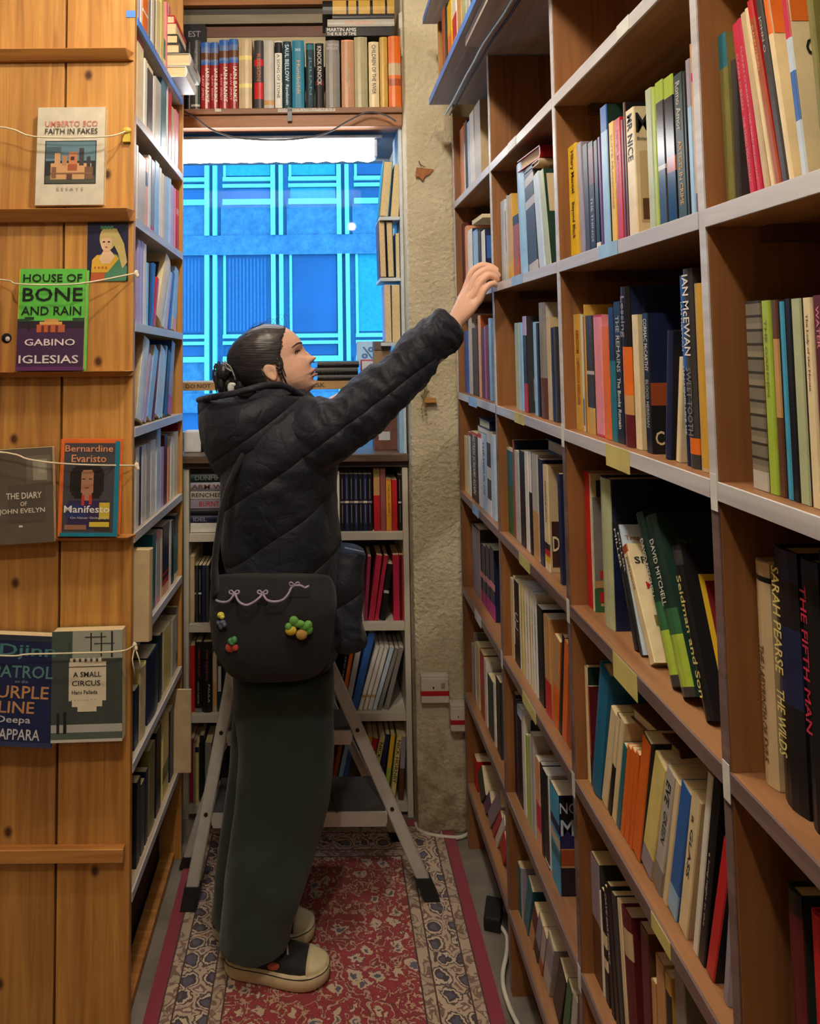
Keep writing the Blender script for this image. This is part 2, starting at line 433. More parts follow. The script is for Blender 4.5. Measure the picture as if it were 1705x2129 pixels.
struct(box('wall_pillar', (.297, 2.6, 0), (.462, WY, 3.1), PILLAR, None, .012))

# ------------------------------------------------------------------ right-hand bookcase
rb = tag(empty('bookcase', (XR, 1.4, 0)), 'tall brown built-in bookcase of open bays lining the right side of the aisle', 'bookcase')
def rpart(name, lo, hi, mat, bev=.0008): 
    o = box(name, lo, hi, mat, rb, bev); o.matrix_parent_inverse = Matrix.Translation((-XR, -1.4, 0)); return o
RD = .25
rpart('back_panel', (XR+RD, BAYY[0], .1), (XR+RD+.012, BAYY[4]+.018, 2.333), BACKW)
for i, y in enumerate(BAYY):
    rpart('upright', (XR, y, .0), (XR+RD, y+.017, 2.333), VENEER)
    for zz0, zz1, em in ((1.42, 2.335, EDGEL), (.02, 1.42, EDGE)):  # same edging, painted lit above and shaded below
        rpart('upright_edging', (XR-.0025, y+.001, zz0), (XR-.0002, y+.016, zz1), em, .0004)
for b in range(4):
    y0, y1 = BAYY[b]+.0172, BAYY[b+1]-.0002
    for k, z in enumerate(RZ):
        rpart('shelf', (XR+.0005, y0, z-.02), (XR+RD-.0005, y1, z), SHELFW)
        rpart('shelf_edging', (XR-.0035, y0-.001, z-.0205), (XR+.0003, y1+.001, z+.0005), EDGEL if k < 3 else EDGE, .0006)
        for yy in (y0+.0002, y1-.0182):                                   # battens that carry the shelf
            rpart('batten', (XR+.06, yy, z-.0385), (XR+RD-.002, yy+.018, z-.0205), BACKW)
rpart('plinth', (XR+.05, BAYY[0], 0), (XR+.07, BAYY[4], .18), BACKW)
# paper labels and tape stuck on shelf fronts
def shelf_note(y0, y1, k, mat, up=.0, dn=.0, txt=None):
    bm = bmesh.new(); z = RZ[k]
    add_box(bm, (XR-.0046, y0, z-.0205-dn), (XR-.0037, y1, z+.001+up))
    o = bm_obj('shelf_label', bm, mat, rb); o.matrix_parent_inverse = Matrix.Translation((-XR, -1.4, 0))
YNOTE = plain('yellowed_paper_label', (208, 196, 120), .6); WNOTE = plain('white_paper_label', (214, 216, 214), .5); BNOTE = plain('pale_blue_label', (150, 190, 226), .45)
for x0, x1, k, m, dn in ((1250, 1289, 1, BNOTE, 0), (1068, 1090, 1, BNOTE, 0), (1288, 1313, 0, WNOTE, 0), (1060, 1076, 0, WNOTE, 0), (977, 994, 2, BNOTE, .006), (1073, 1093, 2, YNOTE, .002),
                       (1265, 1314, 2, YNOTE, .012), (985, 998, 3, BNOTE, .004), (1083, 1105, 3, YNOTE, .002), (990, 1003, 4, WNOTE, .006), (1090, 1118, 4, YNOTE, .004), (1280, 1330, 3, YNOTE, .016), (1360, 1400, 4, YNOTE, 0)):
    ya, yb = [bis(lambda s: pr((XR, -s, RZ[k]))[0]-x, -3.4, -.4, True) for x in (x0, x1)]
    shelf_note(-yb, -ya, k, m, 0, dn)
for k, j in ((2, 1), (3, 1), (2, 2), (3, 2), (4, 2), (4, 3), (5, 2)):     # scraps of white paper at the joints
    shelf_note(BAYY[j]-.002, BAYY[j]+.012, k, WNOTE, .008, .012)

# shelf of boxes overhead, with blue tape along its front
ob = tag(empty('overhead_shelf', (XR, 1.2, 2.34)), 'deep overhead shelf with blue tape edge jutting out above the right bookcase', 'shelf')
def opart(name, lo, hi, mat, bev=.0008):
    o = box(name, lo, hi, mat, ob, bev); o.matrix_parent_inverse = Matrix.Translation((-XR, -1.2, -2.34)); return o
XO = .352
GREYB = wood('grey_underside_board', (190, 180, 172), (150, 140, 134), 'Y', .6)
opart('board', (XO, .2, 2.337), (XR+RD, 2.40, 2.357), GREYB)
opart('underside_batten', (XO+.012, .3, 2.312), (XO+.062, 1.86, 2.3365), GREYB)
opart('tape_edge', (XO-.002, .2, 2.3365), (XO-.0002, 2.402, 2.3575), plain('blue_tape', (84, 140, 232), .4))
zt = atY(905, 46, 2.385).z
opart('end_panel', (XO+.03, 2.383, 2.3575), (XR+RD, 2.40, zt), PINE)
opart('board', (XO-.015, 1.0, zt), (XR+RD, 2.40, zt+.02), GREYB)
opart('tape_edge', (XO-.017, 1.0, zt), (XO-.0152, 2.402, zt+.0205), plain('blue_tape', (84, 140, 232), .4))
cab = [atZ(x, y, 2.309) for x, y in ((926, 238), (945, 205), (968, 160), (985, 130), (1003, 95), (1022, 66), (1043, 36), (1064, 2), (1090, -40))]
tag(tube('cable', spline(cab), .0035, plain('pale_cable', (176, 206, 208), .4)), 'pale cable clipped along the underside of the overhead shelf', 'cable')
cab = [p + Vector((.016, .01, .002)) for p in cab]
tag(tube('cable', spline(cab), .0028, plain('dark_cable', (40, 42, 46), .4)), 'dark cable running beside the pale one under the overhead shelf', 'cable')

BN = {'C': 'window-end bay', 'B': 'second bay', 'A': 'third bay', 'D': 'nearest bay'}
SN = ['top shelf', 'second shelf', 'third shelf', 'fourth shelf', 'fifth shelf', 'sixth shelf', 'bottom shelf']
BI_ = {'C': 3, 'B': 2, 'A': 1, 'D': 0}
def RP(k, bay, setback=.02, **kw):
    j = BI_[bay]; kw.setdefault('lim', (-BAYY[j+1]+.001, -BAYY[j]-.018)); kw.setdefault('clr', (RZ[k-1] if k else 2.312) - .0212 - RZ[k])
    return Plane('right', RZ[k], f"{SN[k]}, {BN[bay]} of right bookcase", f"books on {SN[k]} of the {BN[bay]}, right bookcase", setback, **kw)
W = dict(paper=PAGESW)
# top shelf
row(RP(0, 'C'), [(946, 953, 287, 'peach'), (953, 960, 284, 'light blue'), (960, 969, 249, 'orange', dict(bands=[(0, .72, 'white')])), (969, 974, 250, 'navy'), (974, 979, 254, 'pale blue'), (979, 988, 231, 'white'), (989, 1001, 202, 'pale grey', dict(cover='beige'))])
# second shelf
row(RP(1, 'C'), [(951, 956, 475, 'maroon'), (957, 962, 472, 'charcoal'), (963, 974, 471, 'peach'), (975, 984, 478, 'white', dict(cover='navy', art=[(.1, .9, .5, .9, 'blue'), (.1, .9, .1, .45, 'dark green')])), (986, 995, 479, 'light blue'), (996, 1002, 480, 'black', dict(cover='navy')), (1003, 1010, 480, 'white', dict(cover='navy', art=[(.05, .95, .52, .9, 'blue'), (.05, .95, .08, .4, 'dark green')]))])
row(RP(1, 'B'), [(1019, 1027, 438, 'pale blue'), (1027, 1033, 439, 'maroon', dict(bands=[(0, .42, 'tan')])), (1033, 1041, 435, 'cream'), (1041, 1050, 428, 'beige'), (1050, 1056, 407, 'light blue'), (1056, 1068, 406, 'gold'), (1069, 1081, 448, 'rust', dict(bands=[(.85, 1, 'black')])),
  (1083, 1098, 357, 'light blue', dict(tx=1068, hard=True, cover='charcoal', D=.15)), (1100, 1119, 366, 'charcoal', dict(tx=1085, cover='charcoal', bands=[(.62, .70, 'pale grey'), (.84, .92, 'pale grey'), (0, .09, 'pale grey')])),
  (1121, 1133, 375, 'pale blue', dict(tx=1104)), (1135, 1146, 371, 'pale green', dict(tx=1115, cover='dark green', art=[(.05, .9, .55, .95, 'beige')]))])
row(RP(1, 'A'), [(1174, 1190, 314, 'yellow', dict(texts=[('Hilary Mantel', .95, .58, .25, .7, 'black'), ('Beyond Black', .5, .18, .25, .65, 'black')], bands=[(0, .04, 'black')])), (1191, 1207, 310, 'mustard'), (1208, 1217, 303, 'lavender', dict(tx=1197)), (1218, 1228, 301, 'charcoal'),
  (1229, 1240, 296, 'black', dict(bands=[(.62, .95, 'maroon')], texts=[('THE THINGS', .5, .1, .3, .7, 'pale grey')])), (1241, 1249, 293, 'black', dict(bands=[(0, .08, 'white')])), (1250, 1256, 291, 'purple', dict(tx=1238)), (1257, 1270, 222, 'light blue', dict(cover='dark green', bands=[(.82, 1, 'blue')])),
  (1274, 1284, 255, 'yellow', dict(texts=[('SUITE FRANCAISE', .9, .3, .3, .7, 'mustard')])), (1285, 1298, 248, 'red', dict(texts=[('JAVIER MARIAS', .92, .5, .25, .6, 'pink')])), (1299, 1304, 250, 'maroon'), (1305, 1309, 214, 'brown', dict(cover='black')),
  (1310, 1327, 228, 'cream', dict(cover='cream', texts=[('MR NICE', .96, .60, .18, .8, 'black')], art=[(.05, .3, .12, .66, 'aged paper'), (.07, .3, .14, .3, 'brown')], arttexts=[('M', .02, .175, .80, .95, 'black'), ('Britain', .03, .17, .74, .765, 'charcoal')])),
  (1352, 1364, 186, 'pale green', dict(free=True)), (1365, 1372, 183, 'lime', dict(cover='lime')), (1373, 1389, 170, 'charcoal', dict(bands=[(.86, 1, 'lime'), (0, .04, 'lime'), (.4, .43, 'pale grey')], gloss=.2)), (1391, 1410, 160, 'black', dict(bands=[(.86, 1, 'lime'), (0, .04, 'lime'), (.36, .46, 'rust')], gloss=.2)),
  (1412, 1430, 155, 'dark green', dict(texts=[('Romo Amor', .95, .62, .25, .75, 'pale grey'), ('ARTISTS IN CRIME', .55, .12, .3, .7, 'gold')])), (1431, 1436, 152, 'black'), (1438, 1447, 125, 'light blue', dict(bands=[(.7, 1, 'lavender')])), (1448, 1460, 90, 'tan', dict(bands=[(0, .14, 'maroon'), (.78, .83, 'red')]))])
row(RP(1, 'D'), [(1511, 1527, 79, 'olive', dict(tx=1491, bands=[(.8, 1, 'teal')])), (1530, 1540, 130, 'charcoal', dict(tx=1518)), (1559, 1571, 70, 'crimson', dict(tx=1509, texts=[("FLANN O'BRIEN", .82, .5, .3, .75, 'pink'), ('THE THIRD POLICEMAN', .46, .1, .3, .7, 'pink')])), (1572, 1585, 55, 'crimson', dict(tx=1522, texts=[("FLANN O'BRIEN", .84, .5, .3, .75, 'pink'), ('THE THIRD POLICEMAN', .46, .1, .3, .7, 'pink')])),
  (1586, 1596, 42, 'beige', dict(tx=1532)), (1597, 1606, 30, 'cream', dict(tx=1542)), (1607, 1624, 12, 'red', dict(tx=1550, bands=[(0, .9, 'rust')], texts=[("FLANN O'BRIEN", .86, .62, .25, .7, 'peach')])), (1628, 1640, 0, 'charcoal', dict(tx=1573, texts=[('JOHN O', .9, .7, .2, .7, 'pale grey')])),
  (1642, 1651, -8, 'cream', dict(tx=1588, cover='cream', bands=[(.78, 1, 'orange')], art=[(.02, .97, .78, 1, 'orange')])), (1668, 1680, -25, 'pale blue', dict(free=True, tx=1622, cover='cream', bands=[(.72, 1, 'crimson'), (.3, .55, 'blue')], art=[(.02, .97, .8, 1, 'orange')], arttexts=[('C', .10, .19, .62, .71, 'black')])), (1712, 1724, -40, 'olive', dict(free=True, tx=1672))])
# third shelf
row(RP(2, 'C'), [(949, 957, 690, 'blue'), (958, 970, 668, 'light blue'), (971, 982, 653, 'pale grey', dict(cover='pale grey', arttexts=[('I S', .03, .16, .88, .93, 'charcoal')], art=[(.02, .97, .02, .2, 'black')])), (984, 996, 682, 'black'), (997, 1002, 656, 'peach', dict(cover='rust')), (1004, 1009, 682, 'navy'), (1009, 1013, 679, 'magenta'), (1013, 1019, 676, 'maroon'), (1019, 1024, 662, 'light blue')])
row(RP(2, 'B'), [(1074, 1082, 672, 'pale green'), (1083, 1089, 671, 'light blue'), (1091, 1098, 658, 'lilac', dict(cover='charcoal', bands=[(.3, .8, 'black'), (0, .3, 'red')], art=[(.1, .8, .12, .35, 'grey')])), (1113, 1119, 670, 'light blue', dict(free=True)), (1119, 1124, 672, 'black'), (1127, 1140, 630, 'grey', dict(hard=True, cover='pale grey', bands=[(0, .35, 'brown')])), (1141, 1148, 660, 'beige'), (1150, 1154, 682, 'navy'), (1155, 1160, 680, 'charcoal')])
row(RP(2, 'A'), [(1174, 1188, 657, 'gold', dict(texts=[('KINGDOM', .86, .66, .3, .7, 'rust'), ('CAPPADOCIA REBELLION', .62, .22, .3, .7, 'rust')])), (1189, 1198, 655, 'pale blue', dict(bands=[(.05, .28, 'blue')])), (1199, 1207, 655, 'pale green'), (1208, 1211, 660, 'rust'), (1212, 1223, 634, 'mustard', dict(cover='gold', texts=[('The Tale of a room', .92, .7, .3, .6, 'brown')])), (1224, 1238, 657, 'charcoal', dict(bands=[(0, .22, 'gold'), (.5, .53, 'pale grey')])),
  (1241, 1257, 655, 'crimson', dict(bands=[(.02, .98, 'pink')], cover='pink')), (1258, 1271, 680, 'orange'), (1273, 1284, 640, 'teal', dict(bands=[(.6, 1, 'navy')])), (1285, 1300, 628, 'black', dict(texts=[('THE REMAINS', .9, .5, .25, .75, 'pale grey'), ('The Books Remain', .46, .1, .25, .7, 'white')])), (1302, 1321, 597, 'black', dict(hard=True, bands=[(.32, .62, 'orange'), (.2, .32, 'tan'), (0, .2, 'maroon')], texts=[('Lessing', .94, .68, .2, .75, 'lavender')], cover='navy', arttexts=[('Lessing', .1, .7, .78, .92, (40, 46, 80))], D=.18)),
  (1323, 1334, 655, 'cream'), (1345, 1358, 652, 'black', dict(free=True, cover='navy', texts=[('CORMAC McCARTHY', .96, .58, .2, .75, 'white'), ('BLOOD MERIDIAN', .52, .18, .25, .7, 'pale grey')], art=[(0, 1, .32, .5, 'rust'), (0, 1, 0, .34, 'black')], arttexts=[('C', .03, .13, .06, .16, 'cream')])), (1384, 1395, 690, 'navy', dict(free=True, tx=1388, hard=True, cover='black')), (1405, 1413, 745, 'cream', dict(tx=1412)),
  (1425, 1436, 575, 'blue', dict(texts=[('IAN McEWAN', .86, .60, .25, .75, 'pale blue'), ('MACHINES LIKE ME', .52, .16, .25, .75, 'pale blue')], bands=[(.0, .5, 'navy')], hard=True)), (1437, 1457, 560, 'charcoal', dict(hard=True, texts=[('IAN McEWAN', .97, .56, .18, .82, 'white'), ('SWEET TOOTH', .5, .16, .25, .75, 'grey')], bands=[(.07, .15, 'orange')])), (1460, 1482, 590, 'mustard', dict(hard=True, bands=[(0, .02, 'beige')]))])
row(RP(2, 'D', .018), [(1566, 1598, 627, (118, 112, 98), dict(cover='brown', lab='grey paperback with a stone-wall picture on its spine, third shelf, nearest bay', bands=[(0, .10, 'pale grey')] + [(.1+.075*q+.06, .1+.075*q+.075, (58, 54, 46)) for q in range(12)] + [(.1+.075*q, .1+.075*q+.03, (140, 132, 112)) for q in range(0, 12, 2)])), (1601, 1618, 626, 'lime', dict(texts=[('THE GARDEN', .9, .5, .3, .6, 'olive')])), (1622, 1634, 625, 'brown', dict(cover='charcoal', bands=[(.4, .8, 'tan')])), (1639, 1648, 628, 'cyan', dict(cover='charcoal')), (1652, 1664, 622, 'black'), (1665, 1685, 622, 'pale green', dict(cover='charcoal')), (1690, 1708, 620, 'cream', dict(texts=[('The Lady of the House', .92, .55, .3, .6, 'brown')])), (1712, 1735, 615, 'maroon', dict(texts=[('WATER', .95, .75, .3, .6, 'pink')]))])
# fourth shelf
row(RP(3, 'C', .012), [(950, 957, 897, 'cream'), (959, 970, 900, 'beige', dict(bands=[(.4, .95, 'brown')])), (972, 980, 898, 'white', dict(bands=[(.94, 1, 'red')], **W)), (981, 995, 899, 'black', dict(texts=[('MISTRESS SCREAMS AGAIN', .96, .1, .3, .7, 'white')], bands=[(.95, 1, 'red')])), (996, 1003, 901, 'white', dict(bands=[(.94, 1, 'red')], **W)), (1004, 1014, 902, 'pale blue', dict(texts=[('THE HOUR OF', .9, .2, .3, .6, 'navy')])), (1015, 1022, 904, 'white', dict(bands=[(.6, .9, 'black'), (.2, .45, 'charcoal')])), (1023, 1031, 905, 'pale blue')])
row(RP(3, 'B', .02), [(1054, 1066, 930, 'teal', dict(bands=[(0, .55, 'green'), (.97, 1, 'cream')])), (1067, 1073, 915, 'rust', dict(cover='navy', D=.18)), (1074, 1083, 938, 'pale grey', dict(cover='white')), (1084, 1094, 938, 'black'), (1095, 1102, 938, 'white', W), (1103, 1108, 938, 'black', dict(bands=[(.6, 1, 'white')])), (1110, 1122, 943, 'pale grey', dict(bands=[(0, .45, 'tan')])), (1124, 1132, 955, 'navy', W), (1134, 1144, 968, 'cream', dict(texts=[('DEUTSCHE PROSA', .85, .45, .35, .65, 'brown')], bands=[(.08, .14, 'yellow'), (.14, .2, 'red'), (.2, .26, 'black')], cover='beige', art=[(.04, .96, .05, .48, (58, 34, 36))], arttexts=[('D', .05, .15, .20, .34, 'cream')])), (1165, 1170, 985, 'navy', dict(free=True))])
row(RP(3, 'A', .03), [(1193, 1203, 967, 'red', dict(cover='red', D=.2)), (1205, 1213, 985, 'cream', dict(cover='cream', D=.2, texts=[('PHOTO', .2, .1, .3, .7, 'charcoal')], art=[(.05, .4, .70, .95, 'charcoal'), (.09, .24, .74, .92, 'grey'), (.02, .4, .05, .60, 'grey')])),
  (1207, 1218, 1035, 'pale grey', dict(cover='grey', D=.17, bands=[(.28, .92, 'pale grey')], texts=[('LONDON LIFE', .9, .4, .3, .7, 'navy')], art=[(0, 1, 0, .2, 'green'), (.02, .30, .2, .245, 'brown'), (.01, .13, .21, .27, 'tan'), (.15, .29, .21, .27, 'tan'), (.05, .28, .085, .175, 'red'), (.06, .25, .05, .075, 'tan'), (.06, .3, .29, .36, 'red'), (.10, .26, .36, .40, 'red'), (.2, .3, .62, .8, 'cream'), (.215, .3, .64, .78, 'charcoal')])),
  (1258, 1279, 993, 'pale green', dict(free=True, hard=True, cover='navy', D=.19, bands=[(.0, .98, 'pale green')])),
  (1318, 1326, 1098, 'black', dict(tx=1240, texts=[('MILLER', .94, .62, .2, .8, 'white'), ('Tropic of Cancer', .58, .3, .3, .7, 'grey')])), (1328, 1336, 1100, 'black', dict(tx=1252, texts=[('MILLER', .94, .62, .2, .8, 'white'), ('Tropic of Cancer', .58, .3, .3, .7, 'grey')], cover='pale blue', arttexts=[('Tropic', .06, .32, .86, .91, 'rust')])),
  (1352, 1364, 1133, 'cream', dict(tx=1283, cover='cream', bands=[(.93, 1, 'rust')], texts=[('JOHN HELLER', .9, .6, .3, .7, 'brown')], art=[(.14, .4, .29, .38, 'olive'), (.2, .42, .03, .22, 'rust')], arttexts=[('SP', .06, .24, .82, .88, 'black'), ('M', .14, .23, .6, .66, 'red')])),
  (1398, 1416, 1068, 'dark green', dict(tx=1316, hard=True, bands=[(0, .3, 'lime'), (.3, .46, 'green'), (0, .06, 'charcoal')], texts=[('DAVID MITCHELL', .84, .48, .22, .62, 'white')], cover='dark green')),
  (1420, 1450, 1076, 'dark green', dict(tx=1335, hard=True, bands=[(.05, .32, 'lime'), (.32, .46, 'green'), (0, .05, 'charcoal')], texts=[('DAVID MITCHELL', .86, .48, .25, .6, 'white')], cover='dark green', D=.17, arttexts=[('Black Swan', .12, .95, .76, .84, (60, 86, 72))])),
  (1468, 1488, 1135, 'black', dict(tx=1390, hard=True, texts=[('Seidman and Son', .82, .12, .2, .75, 'pale yellow')], bands=[(.88, .97, 'charcoal')], cover='black', D=.17, art=[(.10, .95, .1, .82, 'yellow'), (.14, .95, .13, .78, (128, 24, 28))], arttexts=[('S', .24, .44, .46, .7, 'tan')]))])
row(RP(3, 'D', .03), [(1592, 1622, 1167, 'beige', dict(texts=[('THE LABYRINTH OF EXILE', .62, .1, .25, .6, 'brown')], bands=[(.91, .935, 'black')], hard=True)), (1634, 1684, 1142, 'black', dict(hard=True, bands=[(.4, .7, 'navy'), (.88, 1, 'navy')], texts=[('SARAH PEARSE', .92, .5, .06, .4, 'pale yellow'), ('THE WILDS', .44, .18, .06, .4, 'pale yellow')])), (1692, 1730, 1165, 'black', dict(hard=True, texts=[('THE FIFTH MAN', .9, .35, .15, .5, 'crimson')], bands=[(.93, 1, 'navy')])), (1735, 1765, 1150, 'navy', dict(hard=True))])
# fifth shelf
row(RP(4, 'C', .03), [(960, 974, 1066, 'lavender', dict(cover='charcoal', hard=True)), (979, 985, 1102, 'cream', dict(cover='charcoal'))] +
  [(a, b, y, 'navy', dict(bands=[(.0, .22, 'magenta'), (.42, .52, 'pink')])) for a, b, y in ((986, 994, 1126), (995, 1003, 1130), (1004, 1011, 1134), (1012, 1020, 1137), (1021, 1030, 1140))])
row(RP(4, 'B', .02), [(1052, 1058, 1188, 'cream'), (1060, 1067, 1197, 'white', dict(bands=[(0, .2, 'black')])), (1068, 1082, 1208, 'black', dict(texts=[('|C', .62, .52, .1, .8, 'white'), ('|L', .5, .42, .1, .8, 'white'), ('|T', .38, .32, .2, .8, 'rust')], cover='white'))] +
  [(a, b, y, c, dict(texts=[('DEAR GARDENS', .8, .45, .35, .65, t)], **W)) for a, b, y, c, t in ((1085, 1090, 1210, 'pale yellow', 'mustard'), (1091, 1096, 1213, 'cream', 'mustard'), (1097, 1102, 1217, 'white', 'grey'), (1103, 1108, 1222, 'cream', 'tan'), (1109, 1113, 1227, 'white', 'navy'), (1114, 1119, 1234, 'white', 'charcoal'))] +
  [(1121, 1132, 1262, 'black', W), (1135, 1147, 1282, 'red', dict(bands=[(.35, 1, 'tan')], cover='tan', paper=PAGES)), (1149, 1160, 1322, 'orange', dict(tx=1152, bands=[(.45, 1, 'tan')])), (1162, 1167, 1320, 'black', dict(tx=1168)), (1168, 1176, 1330, 'orange', dict(tx=1172)), (1178, 1185, 1380, 'rust', dict(tx=1180))])
row(RP(4, 'A', .02), [(1203, 1208, 1362, 'cream', dict(cover='dark green', D=.16)), (1209, 1226, 1420, 'rust', dict(tx=1216, bands=[(0, .3, 'black')], cover='maroon')), (1228, 1249, 1384, (36, 112, 156), dict(tx=1247, hard=True, cover=(36, 112, 156), lab='tall blue-teal cloth hardback leaning near the left end of fifth shelf, third bay')), (1251, 1262, 1472, 'cream', dict(tx=1268)), (1263, 1270, 1480, 'black', dict(tx=1279, bands=[(.5, 1, 'cream')])), (1271, 1280, 1488, 'cream', dict(tx=1286)), (1281, 1288, 1545, 'teal', dict(tx=1294))] +
  [(a, b, y, 'orange', dict(tx=t)) for a, b, y, t in ((1289, 1297, 1548, 1302), (1298, 1306, 1554, 1311), (1307, 1314, 1558, 1319))] +
  [(1315, 1330, 1525, 'charcoal', dict(tx=1334, bands=[(.0, .99, 'orange')], cover='charcoal')), (1333, 1354, 1570, 'pale yellow', dict(tx=1358, bands=[(0, .18, 'lavender')])), (1357, 1374, 1592, 'pale grey', dict(tx=1382, texts=[('EVE', .9, .72, .2, .7, 'black'), ('GREEN', .66, .4, .3, .7, 'charcoal')], bands=[(0, .2, 'grey')])), (1376, 1386, 1612, 'cream', dict(tx=1398)), (1388, 1406, 1626, 'blue', dict(tx=1413, bands=[(0, .2, 'light blue')])), (1410, 1428, 1640, 'cream', dict(tx=1432, hard=False, cover='beige', texts=[('a GLASS', .85, .4, .3, .6, 'charcoal')])),
   (1440, 1450, 1600, 'white', dict(tx=1468)), (1451, 1464, 1608, 'black', dict(tx=1480, texts=[('a long night in the', .6, .2, .3, .6, 'pale grey')])), (1468, 1484, 1735, 'red', dict(tx=1499, cover='black')), (1502, 1514, 1700, 'lavender', dict(tx=1508, cover='pale blue'))])
row(RP(4, 'D', .03), [(1660, 1690, 1850, 'black', dict(hard=True, bands=[(.1, .9, 'maroon')], cover='dark green')), (1712, 1735, 1900, 'red', dict(hard=True)), (1740, 1790, 1930, 'black', dict(hard=True))])
# sixth shelf
row(RP(5, 'C', .02), [(961, 966, 1300, 'pale grey'), (967, 973, 1316, 'grey'), (975, 983, 1334, 'black', dict(bands=[(.55, .62, 'teal')])), (984, 990, 1336, 'white'), (991, 998, 1340, 'cream'), (1000, 1008, 1356, 'rust', dict(bands=[(.5, .95, 'crimson')])), (1009, 1014, 1371, 'white'), (1016, 1027, 1409, 'dark green'), (1028, 1032, 1420, 'white'), (1034, 1043, 1412, 'black', dict(cover='charcoal'))])
row(RP(5, 'B', .02), [(1059, 1064, 1418, 'black', dict(D=.16)), (1065, 1069, 1454, 'purple'), (1070, 1079, 1460, 'navy', W), (1080, 1088, 1470, 'pale blue', dict(bands=[(.0, .9, 'black')], **W)), (1089, 1095, 1482, 'white', dict(cover='white', art=[(.1, .9, .6, .95, 'charcoal')])), (1097, 1101, 1529, 'lime'), (1102, 1107, 1530, 'pale green'), (1108, 1114, 1526, 'pale grey', dict(cover='pale grey', arttexts=[('Dou', .25, .7, .78, .86, 'grey')])),
  (1117, 1126, 1578, 'peach', dict(bands=[(.2, .5, 'crimson')], **W)), (1127, 1132, 1588, 'black', W), (1133, 1143, 1604, 'black', dict(bands=[(.02, .05, 'white')], cover='white', **W)), (1148, 1166, 1638, 'cyan', dict(free=True, bands=[(.45, .55, 'beige'), (.3, .42, 'teal'), (.6, .7, 'navy')], cover='navy', art=[(.02, .97, .64, .97, (20, 20, 34)), (.02, .97, .46, .7, (44, 38, 96)), (.02, .97, .28, .47, 'tan'), (.02, .4, .3, .46, 'rust'), (.02, .97, .01, .27, (30, 24, 44))], arttexts=[('NOM', .02, .46, .82, .93, 'pale blue'), ('MR', .03, .46, .6, .76, 'pale blue')]))])
row(RP(5, 'A', .02), [(1216, 1232, 1748, 'lavender', dict(hard=False, cover='charcoal', arttexts=[('a new translation', .3, .7, .84, .88, 'grey')], bands=[(0, .5, 'brown')])), (1248, 1257, 1812, 'white', dict(tx=1222, free=True, **W)), (1258, 1268, 1818, 'black', dict(tx=1232, bands=[(.5, .62, 'cream'), (.3, .4, 'cream')])), (1270, 1279, 1822, 'black', dict(tx=1244, texts=[('DAVE EARTHDALE', .94, .4, .25, .75, 'white')])), (1281, 1290, 1826, 'black', dict(tx=1256, cover='dark green')), (1292, 1300, 1850, 'charcoal', dict(tx=1268)), (1303, 1311, 1865, 'cream', dict(tx=1281)), (1313, 1334, 1878, 'maroon', dict(tx=1291, hard=True, bands=[(.72, .9, 'beige')])), (1345, 1362, 1915, 'brown', dict(tx=1330, bands=[(.4, .95, 'maroon'), (0, .4, 'tan')])), (1364, 1372, 2040, 'tan'), (1376, 1392, 1994, 'tan', dict(cover='tan')), (1396, 1408, 2026, 'gold', dict(bands=[(.2, .9, 'black')])), (1418, 1440, 2012, 'grey', dict(cover='grey'))])
row(RP(5, 'D', .03), [(1700, 1730, None if False else 2050, 'cream')])
# bottom shelf
row(RP(6, 'C', .02), [(985, 992, 1608, 'red'), (993, 1004, 1640, 'dark green', dict(tx=1001)), (1006, 1011, 1650, 'purple', dict(tx=1013)), (1012, 1021, 1655, 'lavender', dict(tx=1026)), (1023, 1027, 1668, 'crimson', dict(tx=1033)), (1029, 1034, 1668, 'white', dict(tx=1038)), (1038, 1048, 1735, 'red', dict(tx=1043))])
row(RP(6, 'B', .02), [(1060, 1066, 1750, 'teal', dict(cover='pale grey', arttexts=[('HOT', .2, .8, .82, .92, 'teal')], D=.16)), (1068, 1076, 1795, 'pale grey', dict(tx=1072)), (1077, 1083, 1800, 'lavender', dict(tx=1081)), (1085, 1098, 1826, 'teal', dict(tx=1096)), (1100, 1108, 1880, 'tan', dict(tx=1108, bands=[(.5, 1, 'maroon')])), (1110, 1118, 1900, 'lavender', dict(tx=1118, bands=[(0, .35, 'black')])), (1120, 1127, 1925, 'rust', dict(tx=1126, bands=[(.3, 1, 'pale grey')])), (1130, 1142, 1940, 'pale grey', dict(tx=1138, bands=[(.4, .9, 'lavender')])), (1150, 1164, 1998, 'black', dict(tx=1160)), (1168, 1178, 2015, 'green', dict(tx=1172)), (1182, 1192, 2040, 'pale grey', dict(tx=1184)), (1196, 1206, 2060, 'black', dict(tx=1198))])
# books in the overhead shelf
PO = Plane('right', 2.3575, 'the overhead shelf above right bookcase', 'books in the overhead shelf', -.075)
row(PO, [(921, 926, 20, 'rust'), (927, 931, 12, 'black'), (932, 940, 6, 'yellow', dict(bands=[(0, .5, 'orange')])), (942, 950, -4, 'white', dict(bands=[(.3, .7, 'red')])), (952, 960, -10, 'tan'), (962, 970, -14, 'pale green'), (971, 977, -18, 'pale grey'), (979, 985, -20, 'dark green')])
